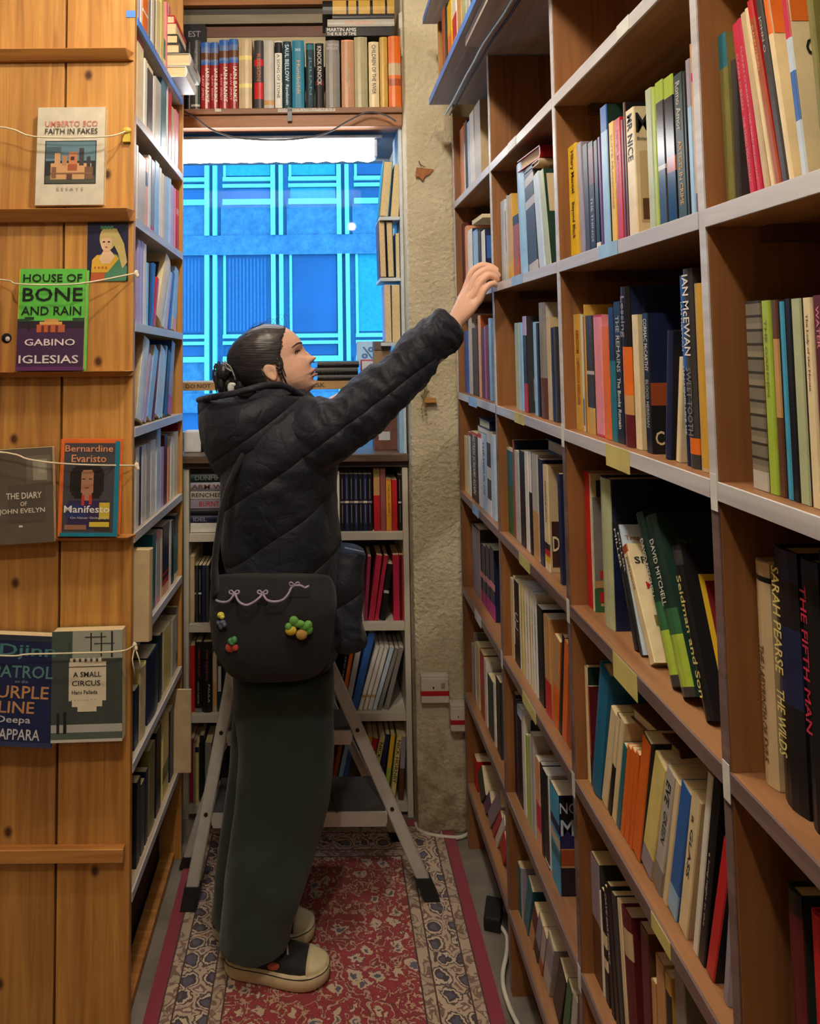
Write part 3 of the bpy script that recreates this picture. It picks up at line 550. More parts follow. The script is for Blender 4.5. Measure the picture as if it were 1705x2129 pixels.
# books lying on top of standing rows
def lying_right(x, y_dep, k, z, L, Wd, T, rot, col, lab, **o):
    s = bis(lambda s: pr((XR+.03, -s, z))[0]-x, -3.4, -.4, True)
    flat_book((XR+y_dep, -s, z), L, Wd, T, rot, col, label=lab, group='books lying across others in the right bookcase', **o)
def top_of(k, bay, ytop, x):
    P = RP(k, bay); s = P.s_at(x, .03); return RZ[k] + P.h_at(ytop, s, .03)
lying_right(1130, .02, 1, top_of(1, 'B', 364, 1120)+.012, .18, .17, .011, 0, 'beige', 'pale grey hardback lying across leaning books, under the red one, second shelf', hard=True)
lying_right(1130, .022, 1, top_of(1, 'B', 364, 1120)+.025, .18, .15, .026, .06, 'red', 'red hardback lying topmost across the leaning books on second shelf', hard=True)
lying_right(1016, .012, 1, top_of(1, 'C', 470, 1000)+.003, .16, .13, .012, .03, 'cream', 'cream book lying across standing books on second shelf, window-end bay', hard=False)
lying_right(1030, .012, 3, top_of(3, 'C', 896, 1010)+.003, .19, .15, .012, 0, 'white', 'white paperback lying under the blue one on fourth shelf, window-end bay', paper=PAGESW)
lying_right(1030, .014, 3, top_of(3, 'C', 896, 1010)+.017, .19, .14, .024, .02, 'navy', 'blue hardback lying topmost over standing books, fourth shelf, window-end bay', hard=True)
lying_right(1160, .05, 3, top_of(3, 'B', 913, 1070)+.002, .2, .15, .026, 0, 'black', 'dark hardback lying across the standing books of fourth shelf, second bay', hard=True, texts=[('ALL THEIR YEARS', .8, .2, .3, .7, 'grey')])
lying_right(1385, .05, 4, top_of(4, 'A', 1522, 1335)+.002, .2, .14, .02, .1, 'brown', 'dark brown hardback lying across the books beside the orange spines, fifth shelf', hard=True)
lying_right(1440, .05, 4, top_of(4, 'A', 1570, 1360)+.002, .16, .12, .016, .2, 'maroon', 'maroon book lying on top of the cream books of the fifth shelf', hard=True)
# ------------------------------------------------------------------ left-hand bookcase with its broad pine end panel
XL, LY, LLEN, LTILT, LYAW = -.455, 1.884, .604, -.0278, .0135
LZ = [1.58 + (z-1.58)*.91 for z in (2.490, 2.212, 1.928, 1.644, 1.362, 1.085, .804, .50, .181)]
lb = tag(empty('bookcase', (XL-.3, LY, 0)), 'pine bookcase on the left with a broad plank end panel facing the viewer', 'bookcase')
def keep(o, root): o.parent = root; o.matrix_parent_inverse = root.matrix_world.inverted() if root.matrix_world != Matrix() else Matrix(); return o
bpy.context.view_layer.update()
LBI = Matrix.Translation((-(XL-.3), -LY, 0))
def lpart(name, lo, hi, mat, bev=.0008, M=None, parent=None):
    o = box(name, lo, hi, mat, parent or lb, bev, M)
    if parent is None: o.matrix_parent_inverse = LBI
    return o
PY0 = LY - .022
xs = atY(127, 900, PY0).x
lpart('end_panel_board', (xs+.003, PY0, 0), (XL, LY, 3.05), PINE, .0015)
lpart('end_panel_board', (-1.02, PY0, 0), (xs-.003, LY, 3.05), wood('pine_board_left', (204, 150, 80), (142, 92, 44), 'Z', .5, 1.0, True, .2), .0015)
lpart('end_panel_board', (-1.35, PY0, 0), (-1.026, LY, 3.05), PINE, .0015)
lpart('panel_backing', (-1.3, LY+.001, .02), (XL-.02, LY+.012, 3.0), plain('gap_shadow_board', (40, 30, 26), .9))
for ya, yb, xr, dep in ((98, 117, 272, .034), (431, 456, 273, .04), (771, 783, 270, .045), (1118, 1129, 275, .04), (1766, 1795, 256, .022)):
    a, c = atY(xr, ya, PY0-dep), atY(xr, yb, PY0-dep)
    bm = bmesh.new(); vv = add_box(bm, (-1.3 if ya != 1118 else -.96, PY0-dep, c.z), (a.x, PY0-.0004, a.z))
    if ya != 1766:                 # a strip whose front face slants back under its top edge
        for v in vv:
            if v.co.y < PY0-.01:
                if v.co.z < (a.z+c.z)/2: v.co.y = PY0-dep*.38
                if v.co.x > a.x-.001: v.co.x -= .012
    bmesh.ops.bevel(bm, geom=bm.edges[:], offset=.0015, segments=1, affect='EDGES')
    o = bm_obj('ledge', bm, PINE_X, lb); o.matrix_parent_inverse = LBI
lpart('back_panel', (XL-.26, LY+.013, .05), (XL-.25, LY+LLEN, 3.0), BACKW)
lpart('end_board', (XL-.25, LY+LLEN+.001, 0), (XL+.006, LY+LLEN+.018, 3.0), PINE)
lpart('plinth', (XL-.24, LY+.002, 0), (XL-.062, LY+LLEN, .285), plain('plinth_dark_paint', (52, 42, 40), .7))
LM = []
for k, z in enumerate(LZ):
    M = Matrix.Translation((XL, LY+.001, z)) @ Matrix.Rotation(-LYAW, 4, 'Z') @ Matrix.Rotation(LTILT, 4, 'X')
    LM.append(M)
    bm = bmesh.new(); add_box(bm, (-.24, .003, -.02), (-.003, LLEN-.006, 0), M); s = bm_obj('shelf', bm, wood('pale_shelf_board', (206, 190, 164), (166, 140, 112), 'Y', .5), lb); s.matrix_parent_inverse = LBI
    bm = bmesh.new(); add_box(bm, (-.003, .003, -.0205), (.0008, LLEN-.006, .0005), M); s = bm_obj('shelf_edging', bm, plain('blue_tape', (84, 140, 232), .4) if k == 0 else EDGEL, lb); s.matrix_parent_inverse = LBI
tp = [atY(262, 22, PY0-.0012), atY(282, 36, PY0-.0012)]
lpart('tape_end', (tp[0].x, PY0-.0014, tp[1].z), (XL+.001, PY0-.0002, tp[0].z), plain('blue_tape', (84, 140, 232), .4), 0)
hc = atY(14, 703, PY0)
bm = bmesh.new(); add_tube(bm, [(hc.x, PY0-.0016, hc.z), (hc.x, PY0-.0002, hc.z)], .012, 18); o = bm_obj('cable_hole', bm, plain('hole_black', (12, 12, 14), .9), lb, True); o.matrix_parent_inverse = LBI
bm = bmesh.new(); add_tube(bm, [(hc.x+.003, PY0-.0024, hc.z-.002), (hc.x+.003, PY0-.0017, hc.z-.002)], .006, 14); o = bm_obj('cable_end', bm, plain('white_plastic', (226, 226, 224), .4), lb, True); o.matrix_parent_inverse = LBI

def LP(k, setback=.012): return Plane('left', 0, f"{ORD[k]} shelf down of left bookcase", f"books on {ORD[k]} shelf down, left bookcase", setback, M=LM[k], lim=(.004, LLEN-.012), clr=(LZ[k-1]-LZ[k]-.022) if k else .5)
row(LP(0), [(283, 286, -20, 'lime'), (287, 291, -25, 'lilac'), (292, 296, -22, 'white'), (297, 307, -10, 'orange', dict(bands=[(.55, .6, 'white')])), (308, 313, -5, 'grey'), (314, 319, -4, 'white'), (320, 323, 0, 'grey'), (324, 333, -3, 'cream'), (334, 340, 0, 'pale yellow'), (341, 344, 83, 'teal', dict(bands=[(0, .4, 'cream')])), (345, 348, 7, 'pink'), (349, 354, 14, 'pink', dict(bands=[(.3, .4, 'white'), (.5, .55, 'white')]))])
row(LP(1), [(284, 297, 83, 'cream', dict(bands=[(.95, 1, 'crimson')], cover='beige')), (300, 305, 125, 'white'), (306, 317, 141, 'black', dict(bands=[(0, .12, 'tan'), (.94, 1, 'cream')], cover='white')), (318, 321, 160, 'white'), (322, 334, 168, 'pale grey'), (335, 345, 167, 'teal'), (346, 349, 175, 'white'), (350, 356, 190, 'red'), (357, 363, 226, 'beige'), (364, 371, 233, 'pink'), (372, 378, 238, 'crimson')])
row(LP(2), [(283, 286, 303, 'white', W), (287, 302, 325, 'beige'), (303, 307, 330, 'peach', dict(bands=[(.6, .8, 'black')])), (308, 313, 325, 'white', W), (314, 321, 335, 'grey', dict(bands=[(0, .1, 'red')])), (322, 330, 338, 'light blue'), (331, 335, 350, 'white'), (336, 340, 362, 'cream'), (341, 345, 367, 'pale grey'), (346, 350, 369, 'light blue'), (351, 355, 372, 'pale blue'), (356, 360, 386, 'lilac'), (361, 365, 392, 'pink'), (367, 377, 400, 'red', dict(bands=[(.6, .7, 'pink')]))])
row(LP(3), [(285, 291, 500, 'lilac'), (292, 297, 503, 'lilac'), (298, 303, 508, 'white', W), (304, 308, 546, 'light blue', dict(tx=306)), (309, 313, 548, 'navy', dict(tx=313)), (314, 318, 549, 'blue', dict(tx=320)), (319, 323, 580, 'red', dict(tx=327)), (325, 337, 543, 'cream', dict(tx=345, cover='cream', hard=True, art=[(.1, .6, .3, .85, 'charcoal')])), (339, 343, 557, 'pale blue', dict(tx=349)), (345, 348, 562, 'lilac', dict(tx=353)), (350, 354, 564, 'blue', dict(tx=358)), (356, 366, 566, 'light blue', dict(tx=366, bands=[(.0, .2, 'peach')]))])
row(LP(4), [(283, 296, 708, 'pale blue', dict(tx=300, cover='beige', hard=True)), (298, 304, 742, 'lilac', dict(tx=312, cover='peach')), (306, 315, 731, 'light blue', dict(tx=322, cover='pale grey')), (318, 321, 735, 'maroon', dict(tx=328)), (323, 333, 730, 'pale blue', dict(tx=335, cover='grey')), (335, 338, 722, 'light blue', dict(tx=346)), (340, 347, 735, 'black', dict(tx=350)), (349, 356, 715, 'lavender', dict(tx=358, bands=[(.0, .25, 'crimson')], cover='blue'))])
row(LP(5), [(282, 288, 930, 'white', W), (289, 293, 929, 'navy', dict(cover='white')), (294, 302, 925, 'white', W), (303, 312, 923, 'pale grey', W), (313, 322, 915, 'white', W), (325, 333, 893, 'pale blue'), (334, 340, 930, 'lilac'), (341, 347, 904, 'maroon'), (349, 353, 930, 'peach'), (355, 360, 908, 'white', W), (361, 370, 898, 'cream'), (374, 382, 878, 'crimson', dict(texts=[('LIBERTY', .9, .4, .2, .8, 'white')]))])
row(LP(6), [(309, 315, 1141, 'beige', dict(sb=-.034, hard=True, cover='beige', free=True)), (316, 323, 1109, 'teal', dict(free=True)), (324, 333, 1104, 'pink', dict(bands=[(.1, .9, 'pale grey')])), (334, 337, 1102, 'cream'), (338, 351, 1090, 'navy', dict(bands=[(.0, .14, 'peach'), (.14, .22, 'red'), (.28, .32, 'red')])), (352, 356, 1082, 'white'), (357, 361, 1082, 'black'), (363, 377, 1066, 'teal', dict(bands=[(0, .1, 'cream'), (.7, 1, 'navy')]))])
row(LP(7), [(279, 288, 1430, 'navy'), (290, 302, 1382, 'cream', dict(cover='pale yellow', hard=True)), (306, 328, 1352, 'navy', dict(hard=True, cover='navy')), (331, 336, 1318, 'dark green'), (339, 355, 1302, 'pale yellow', dict(cover='lavender')), (358, 366, 1285, 'pale grey'), (367, 377, 1255, 'grey', dict(bands=[(.1, .25, 'black')]))])
row(LP(8), [(283, 291, 1620, 'black'), (293, 300, 1625, 'charcoal'), (302, 307, 1600, 'navy'), (309, 321, 1550, 'olive'), (324, 334, 1515, 'black'), (338, 350, 1485, 'pale yellow', dict(bands=[(.2, .4, 'olive')])), (353, 361, 1472, 'navy'), (387, 391, 1452, 'beige', dict(sb=-.04, cover='beige', free=True))])
# books lying in a stack at the far end of the top shelf
z = LZ[0] + math.sin(LTILT)*.45 + .004
for k, (T, Lg, c, hard, tx, dx, lab) in enumerate(((.034, .17, 'white', True, None, .05, 'white hardback lying at the bottom of the stack, far end of left top shelf'), (.038, .18, 'pale grey', True, 'ELIA', .062, 'pale grey hardback second from bottom in the stack, left top shelf'),
     (.03, .17, 'charcoal', True, None, .03, 'charcoal hardback in the middle of the lying stack, left top shelf'), (.028, .18, 'black', True, None, .025, 'black hardback above the charcoal one in the lying stack, left top shelf'), (.032, .17, 'cream', False, None, .02, 'cream paperback near the top of the lying stack, left top shelf'), (.026, .18, 'red', True, None, .015, 'red hardback topmost in the lying stack, left top shelf'))):
    flat_book((XL+dx, LY+.415, z), Lg, .15, T, PI/2, c, hard=hard, texts=[(tx, .8, .4, .2, .7, 'charcoal')] if tx else (), label=lab, group='books lying at the end of the left top shelf'); z += T + .0012
# lath on the floor along the foot of the bookcase
a0, a1 = atZ(364, 1787, .03), atZ(276, 2089, .03)
tag(box('wooden_lath', (-.508, LY+.004, 0), (-.468, 2.48, .026), PINE_X, None, .002), 'pale wooden lath lying on the floor along the left bookcase foot', 'lath')

# ------------------------------------------------------------------ things shown on the end panel
def shown(x0, x1, y0, y1, T, spin, tilt, spine, cover, art, txt, lab, hard=False, back=0.0):
    """a book standing face-out against the panel; pixel box in the photo"""
    Yf = PY0 - T - .012 - back
    p0 = atY(x0, y1, Yf); p1 = atY(x1, y0, Yf); Wd, H = p1.x-p0.x, p1.z-p0.z
    M = Matrix.Translation((p0.x, PY0-.014-back, p0.z)) @ Matrix.Rotation(-tilt, 4, 'X') @ Matrix.Rotation(spin, 4, 'Y') @ Matrix(((0, 1, 0, 0), (-1, 0, 0, 0), (0, 0, 1, 0), (0, 0, 0, 1)))
    A = []
    for (a, b, c, d, col) in art: A.append(((a-x0)/(x1-x0), (b-x0)/(x1-x0), (y1-d)/(y1-y0), (y1-c)/(y1-y0), col))
    TT = [(s, (a-x0)/(x1-x0), (b-x0)/(x1-x0), (y1-d)/(y1-y0), (y1-c)/(y1-y0), col) for (s, a, b, c, d, col) in txt]
    return book(M, T, H, Wd, spine, cover, hard=hard, art=A, arttexts=TT, label=lab, group=None)
CAST = (196, 150, 104)
shown(72, 217, 220, 428, .018, 0, .05, (206, 198, 180), (206, 198, 180), [(91, 200, 292, 384, (30, 34, 40)), (93, 198, 294, 335, (92, 124, 140)), (93, 125, 305, 330, (70, 90, 104)), (93, 198, 366, 382, (70, 72, 60)), (104, 190, 340, 374, CAST), (112, 124, 318, 345, CAST), (128, 138, 324, 345, (168, 120, 84)), (142, 160, 316, 350, (190, 120, 80)), (164, 174, 308, 345, (60, 56, 60)), (180, 188, 326, 350, (50, 50, 56)), (140, 160, 342, 356, (160, 84, 52)), (146, 154, 326, 334, (70, 40, 34)), (106, 116, 348, 372, (120, 84, 60)), (176, 194, 348, 374, (110, 76, 56)), (138, 150, 362, 374, (90, 52, 40)), (104, 190, 360, 363, (130, 90, 64))],
      [('UMBERTO ECO', 90, 202, 250, 262, (196, 120, 104)), ('FAITH IN FAKES', 90, 202, 266, 278, (60, 54, 50)), ('E S S A Y S', 118, 174, 392, 398, (140, 130, 116))], 'pale book with a framed castle picture propped on the second panel ledge', back=.004)
shown(33, 175, 558, 772, .028, .006, .05, 'yellow', (96, 190, 78), [(33, 175, 676, 772, (66, 36, 74)), (33, 175, 668, 684, (40, 30, 44)), (74, 134, 676, 692, (184, 96, 60)), (80, 128, 670, 676, (214, 160, 90)), (90, 120, 664, 670, (200, 150, 84)), (84, 90, 678, 692, (110, 44, 40)), (98, 104, 678, 692, (110, 44, 40)), (114, 120, 678, 692, (110, 44, 40)), (56, 60, 664, 690, (30, 34, 32)), (48, 68, 660, 666, (30, 50, 36)), (33, 60, 664, 670, (40, 70, 44)), (150, 175, 662, 670, (40, 70, 44)), (33, 175, 764, 772, (94, 44, 100))],
      [('HOUSE OF', 42, 168, 569, 586, (18, 26, 20)), ('BONE', 42, 170, 598, 627, (18, 26, 20)), ('AND RAIN', 40, 168, 638, 656, (18, 26, 20)), ('GABINO', 50, 157, 706, 720, (226, 214, 214)), ('IGLESIAS', 39, 165, 740, 757, (226, 214, 214))], 'green and purple hardback propped on the third ledge of the pine panel', hard=True, back=.006)
shown(-6, 116, 936, 1134, .02, -.05, .04, 'charcoal', (98, 88, 78), [(60, 112, 952, 1010, (112, 104, 92)), (74, 104, 960, 1004, (150, 142, 128)), (84, 100, 966, 990, (164, 156, 142)), (20, 100, 1012, 1090, (84, 76, 68)), (42, 50, 1096, 1100, (220, 214, 200))], [('THE DIARY', 16, 92, 1028, 1041, (222, 214, 200)), ('OF', 46, 60, 1047, 1056, (222, 214, 200)), ('JOHN EVELYN', 0, 98, 1061, 1074, (222, 214, 200))], 'brownish grey paperback tilted at the left edge beside the orange book', back=.012)
SKIN = (176, 126, 98)
shown(120, 246, 914, 1116, .026, .012, .05, 'orange', (226, 112, 52), [(236, 246, 918, 1116, (24, 124, 152)), (124, 246, 1108, 1116, (24, 124, 152)), (128, 236, 922, 1108, (70, 68, 76)), (142, 214, 982, 1024, (34, 26, 28)), (146, 210, 974, 1032, (34, 26, 28)), (152, 206, 970, 1038, (34, 26, 28)), (166, 192, 982, 1026, SKIN), (169, 189, 978, 1032, SKIN), (168, 175, 996, 998, (50, 30, 28)), (182, 189, 996, 998, (50, 30, 28)), (175, 183, 1014, 1017, (140, 60, 60)), (172, 186, 1026, 1042, SKIN), (140, 222, 1042, 1100, (52, 40, 84)), (136, 180, 1050, 1078, (40, 52, 110)), (168, 174, 1030, 1052, (196, 60, 50)), (184, 190, 1030, 1050, (196, 60, 50)), (206, 228, 1046, 1100, (214, 186, 60)), (196, 230, 1080, 1104, (60, 46, 40)), (186, 228, 1086, 1096, (222, 196, 64)), (134, 180, 1092, 1102, (150, 106, 84))],
      [('Bernardine', 130, 232, 926, 940, (226, 150, 110)), ('Evaristo', 144, 218, 946, 962, (226, 150, 110)), ('Manifesto', 132, 228, 1052, 1067, (240, 236, 230)), ('On Never Giving Up', 146, 222, 1075, 1081, (200, 196, 200))], 'orange and teal bordered book with portrait cover on the fourth ledge', hard=True, back=.006)
shown(-40, 112, 1322, 1550, .03, .05, .06, 'navy', (34, 42, 82), [(-40, 112, 1322, 1334, (44, 54, 70)), (-40, 110, 1540, 1550, (50, 58, 100))], [('Djinn', -16, 104, 1340, 1372, (76, 128, 130)), ('PATROL', -26, 102, 1384, 1410, (92, 138, 136)), ('on the', 22, 50, 1414, 1420, (150, 156, 170)), ('PURPLE', -34, 96, 1426, 1452, (196, 146, 100)), ('LINE', -8, 68, 1458, 1482, (196, 146, 100)), ('Deepa', -10, 62, 1488, 1506, (206, 206, 210)), ('ANAPPARA', -38, 84, 1514, 1536, (206, 206, 210))], 'navy book with pale capitals tilted beside the grey park cover', back=.012)
LBL = (222, 212, 190)
shown(106, 256, 1318, 1546, .034, -.02, .06, 'pale grey', (92, 100, 96), [(106, 256, 1318, 1376, (158, 162, 150)), (106, 150, 1318, 1430, (70, 84, 78)), (106, 256, 1376, 1510, (64, 70, 68)), (106, 256, 1510, 1526, (176, 178, 172)), (106, 256, 1526, 1540, (84, 96, 90)), (106, 256, 1540, 1546, (200, 196, 184)), (140, 146, 1340, 1510, (60, 70, 66)), (188, 191, 1322, 1360, (40, 44, 44)), (210, 213, 1322, 1372, (40, 44, 44)), (232, 236, 1320, 1374, (40, 44, 44)), (196, 240, 1344, 1346, (48, 52, 52)), (176, 222, 1330, 1332, (48, 52, 52)), (118, 124, 1486, 1528, (24, 28, 30)), (132, 139, 1484, 1528, (24, 28, 30)), (143, 222, 1382, 1462, LBL), (150, 214, 1462, 1474, LBL), (162, 202, 1474, 1484, LBL)] + [(145+k*12, 152+k*12, 1374, 1383, LBL) for k in range(6)] + [(143, 222, 1391, 1392.5, (60, 60, 56))],
      [('A SMALL', 152, 212, 1402, 1413, (40, 40, 40)), ('CIRCUS', 150, 210, 1420, 1431, (40, 40, 40)), ('Hans Fallada', 150, 204, 1440, 1448, (40, 40, 40)), ('a novel of a small town', 148, 200, 1458, 1461, (120, 110, 96)) if False else ('. . . . . . . .', 148, 200, 1459, 1461, (120, 110, 96))], 'grey park-scene paperback with a cream title label beside the navy book', back=.008)
# picture card pinned on the panel
c0, c1 = atY(181, 585, PY0-.002), atY(267, 455, PY0-.002)
pc = tag(empty('picture_card', (c0.x, PY0-.002, c0.z)), 'small portrait card of a blonde woman in a green dress on the panel', 'card')
cw, ch = c1.x-c0.x, c1.z-c0.z
box('card', (0, 0, 0), (cw, .0012, ch), plain('card_dark_blue', (44, 46, 72), .3), pc)
bm = bmesh.new(); pm = [plain('card_hair', (196, 176, 112), .4), plain('card_skin', (222, 186, 150), .4), plain('card_gold', (214, 168, 60), .4), plain('card_green', (74, 128, 100), .4), plain('card_red', (186, 92, 56), .4), plain('card_dark', (34, 30, 34), .4)]
def disc(bm, cx, cz, rx, rz, mi, k, n=22):
    bm.faces.new([bm.verts.new((cw*(cx+rx*math.cos(2*PI*i/n)), -.0004-.0002*k, ch*(cz+rz*math.sin(2*PI*i/n)))) for i in range(n)]).material_index = mi
def poly(bm, pts, mi, k): bm.faces.new([bm.verts.new((cw*x, -.0004-.0002*k, ch*z)) for x, z in pts]).material_index = mi
poly(bm, [(.08, 0), (.95, 0), (.98, .22), (.8, .4), (.6, .46), (.4, .46), (.14, .36)], 3, 1); poly(bm, [(.08, 0), (.42, 0), (.44, .14), (.1, .14)], 4, 2)
poly(bm, [(.1, .14), (.5, .14), (.78, .36), (.7, .42), (.24, .42), (.12, .34)], 2, 3); poly(bm, [(.34, .42), (.28, .36), (.36, .28), (.56, .28), (.68, .4), (.56, .5), (.4, .5)], 1, 4)
poly(bm, [(.5, .86), (.72, .84), (.9, .6), (.98, .3), (.86, .2), (.76, .44), (.64, .6)], 0, 5); disc(bm, .5, .68, .2, .19, 0, 6); disc(bm, .47, .62, .14, .15, 1, 7); poly(bm, [(.3, .68), (.34, .8), (.5, .84), (.64, .78), (.64, .68), (.5, .7)], 0, 8)
for ex in (.41, .53): disc(bm, ex, .63, .03, .012, 5, 9)
disc(bm, .47, .545, .035, .01, 4, 9)
for hx in (.36, .44, .52, .6): disc(bm, hx, .86, .04, .03, 3, 9)
for q in range(4): disc(bm, .2+.09*q, .22, .022, .02, 4, 9)
me = bpy.data.meshes.new('portrait'); bm.to_mesh(me); bm.free(); link('portrait', me, pc, pm)
# elastic cords across the panel
CORD = plain('cream_cord', (226, 214, 184), .7)
def cord(pts, ys, lab, knot=None):
    P = [atY(x, y, Y) for (x, y), Y in zip(pts, ys)]
    P = [Vector((-1.2, PY0-.03, P[0].z+.02))] + P
    r = tag(empty('cord', P[-1]), lab, 'cord')
    bm = bmesh.new(); add_tube(bm, [p - P[-1] for p in spline(P, 5)], .0019, 8); bm_obj('string', bm, CORD, r, True)
    bm = bmesh.new()
    if knot == 'peg': add_box(bm, (-.012, -.004, -.028), (.006, .006, .004)); add_ell(bm, (-.002, -.003, 0), (.012, .006, .008)); bm_obj('peg', bm, plain('yellow_clip', (206, 180, 70), .4), r)
    else:
        add_ell(bm, (0, 0, 0), (.006, .005, .008)); add_ell(bm, (.004, -.002, -.006), (.004, .004, .006))
        if knot == 'tails': add_tube(bm, [(0, 0, 0), (-.004, -.006, -.03), (.002, -.004, -.065)], .0018, 6); add_tube(bm, [(0, 0, 0), (.012, -.006, -.03), (.016, -.004, -.058)], .0018, 6)
        bm_obj('knot', bm, CORD, r, True)
A_, B_ = PY0-.052, PY0-.006
cord([(-20, 262), (72, 284), (217, 284), (266, 272)], [A_, A_, A_, B_], 'thin cord holding the pale castle-picture book to the panel, yellow clip end', 'peg')
cord([(-20, 580), (34, 590), (110, 592), (178, 588), (283, 568)], [PY0-.02, PY0-.064, PY0-.066, PY0-.06, B_], 'thin cord across the green and purple book on the panel')
cord([(-20, 938), (60, 955), (120, 963), (200, 967), (284, 968)], [PY0-.06]*4 + [B_], 'cream cord across the orange and teal bordered book')
cord([(-20, 1362), (60, 1360), (150, 1358), (250, 1354), (280, 1342)], [PY0-.07]*4 + [B_], 'cream cord with loose knotted tails across the navy and grey books', 'tails')
# ------------------------------------------------------------------ white bookcase under the window
WYF = 2.685
WHITEP = plain('white_paint', (206, 200, 186), .5, 0, .06, 8)
wc = tag(empty('bookcase', (-.09, WYF, 0)), 'low white bookcase under the window behind the person', 'bookcase')
WI = Matrix.Translation((.09, -WYF, 0))
def wpart(name, lo, hi, mat, bev=.001, root=None):
    o = box(name, lo, hi, mat, root or wc, bev)
    if root is None: o.matrix_parent_inverse = WI
    return o
CZ = [.937, .635, .338, .044]
wpart('side_panel', (.274, WYF, 0), (.293, 3.0, 1.155), WHITEP); wpart('side_panel', (-.478, WYF, 0), (-.460, 3.0, 1.155), WHITEP)
for z in CZ: wpart('shelf', (-.4595, WYF+.001, z-.026), (.2735, 2.99, z), WHITEP)
wpart('back_panel', (-.46, 3.001, 0), (.274, 3.01, 1.155), plain('dark_panel', (58, 54, 54), .8))
ct = tag(empty('window_counter', (-.09, 2.66, 1.18)), 'worn dark wooden counter board under the window', 'counter')
o = box('board', (-.41, 0, .0), (.383, .55, .026), wood('worn_counter_wood', (118, 96, 80), (70, 54, 46), 'X', .4), ct, .003)
o = box('front_rail', (-.41, .028, -.022), (.383, .04, -.0005), wood('dark_rail', (84, 66, 58), (60, 46, 42), 'X', .5), ct, .001)
WHERE = ['upper', 'second', 'third', 'bottom']
def WP(k, sb=.02, side='right'): return Plane('back', CZ[k], f"{WHERE[k]} white shelf, {side} of the person", f"books on {WHERE[k]} shelf of the white bookcase", sb, Y=WYF, lim=(-.459, .2735), clr=(.235 if k == 0 else CZ[k-1]-CZ[k]-.0265))
DOT = dict(bands=[(.495, .525, 'white')], texts=[('CRIME CLASSIC', .93, .56, .4, .6, 'grey'), ('A NOVEL', .46, .14, .4, .6, 'grey')])
def dots(t): return dict(bands=[(.49, .525, t)], texts=[('|I', .92, .56, .44, .56, 'lavender'), ('|I', .46, .14, .44, .56, 'lavender')])
row(WP(0), [(700, 707, 980, 'white')] + [(708+i*9.6, 717+i*9.6, 986, 'navy' if i % 2 else 'black', dots('cream' if i in (1, 3, 5) else 'lavender')) for i in range(7)] +
    [(778, 791, 973, 'red', dict(bands=[(.56, 1, 'tan'), (.85, 1, 'olive')])), (792, 803, 973, 'rust', dict(bands=[(0, .99, (150, 84, 84))])), (804, 815, 997, 'orange', dict(bands=[(.02, .98, (226, 160, 50))], texts=[('THE GIRL WITH', .9, .35, .35, .65, 'brown')])), (816, 827, 998, 'red'), (829, 840, 988, 'black', dots('white')), (841, 846, 990, 'black')])
row(WP(1), [(383, 392, 1157, 'beige'), (396, 404, 1176, 'black', dots('beige')), (405, 411, 1176, 'charcoal'), (412, 419, 1176, 'black', dots('pale blue')), (420, 427, 1176, 'navy'), (428, 434, 1176, 'charcoal'), (466, 474, 1178, 'navy'), (476, 488, 1181, 'orange', dict(bands=[(0, .98, (228, 150, 70))]))])
row(WP(1), [(757, 764, 1158, (160, 52, 88), dict(tx=765, lab='dark rose book leftmost among the reds, second white shelf')), (766, 778, 1156, 'crimson', dict(tx=783)), (779, 787, 1156, 'crimson', dict(tx=799)), (790, 801, 1174, 'black', dict(tx=806, bands=[(.48, .53, 'white')])), (818, 832, 1154, 'crimson', dict(free=True)), (833, 836, 1154, 'maroon'), (837, 845, 1154, 'red')])
row(WP(2), [(383, 393, 1343, 'red'), (396, 420, 1335, 'black', dict(hard=True, texts=[('DEATH ROW', .9, .5, .5, .7, 'crimson'), ('CHRIS CARTER', .44, .12, .4, .6, 'pale grey')], bands=[(0, .06, 'grey')])), (421, 441, 1335, 'black', dict(hard=True, texts=[('THE KILLING', .9, .46, .4, .6, 'rust'), ('PAULA', .4, .14, .6, .8, 'pale grey')])), (442, 451, 1362, 'beige', dict(bands=[(.1, .5, 'tan')])), (453, 460, 1375, 'dark green', dict(bands=[(.4, .9, 'pale grey')])), (466, 482, 1378, 'navy', dict(hard=True))])
row(WP(2), [(699, 706, 1352, 'black', dict(tx=718, texts=[('THE NIGHT', .9, .3, .3, .7, 'pale grey')])), (707, 715, 1353, 'orange', dict(tx=728)), (716, 727, 1349, 'pale grey', dict(tx=741)), (729, 743, 1319, 'blue', dict(tx=767, hard=True))] + [(a, b, y, c, dict(tx=t, bands=[(.2, .24, 'tan')] if c == 'white' else (), **W)) for a, b, t, y, c in ((745, 753, 781, 1348, 'white'), (755, 763, 791, 1347, 'white'), (765, 773, 801, 1346, 'white'), (775, 783, 812, 1349, 'pale blue'), (785, 793, 822, 1350, 'grey'), (795, 808, 832, 1350, 'grey'))])
row(WP(3), [(384, 391, 1540, 'crimson'), (392, 398, 1545, 'pale grey'), (400, 413, 1548, 'pale yellow', dict(bands=[(.86, .95, 'navy')])), (415, 424, 1530, 'black'), (426, 440, 1545, 'grey'), (442, 452, 1548, 'maroon', dict(tx=452)), (455, 470, 1560, 'black')])
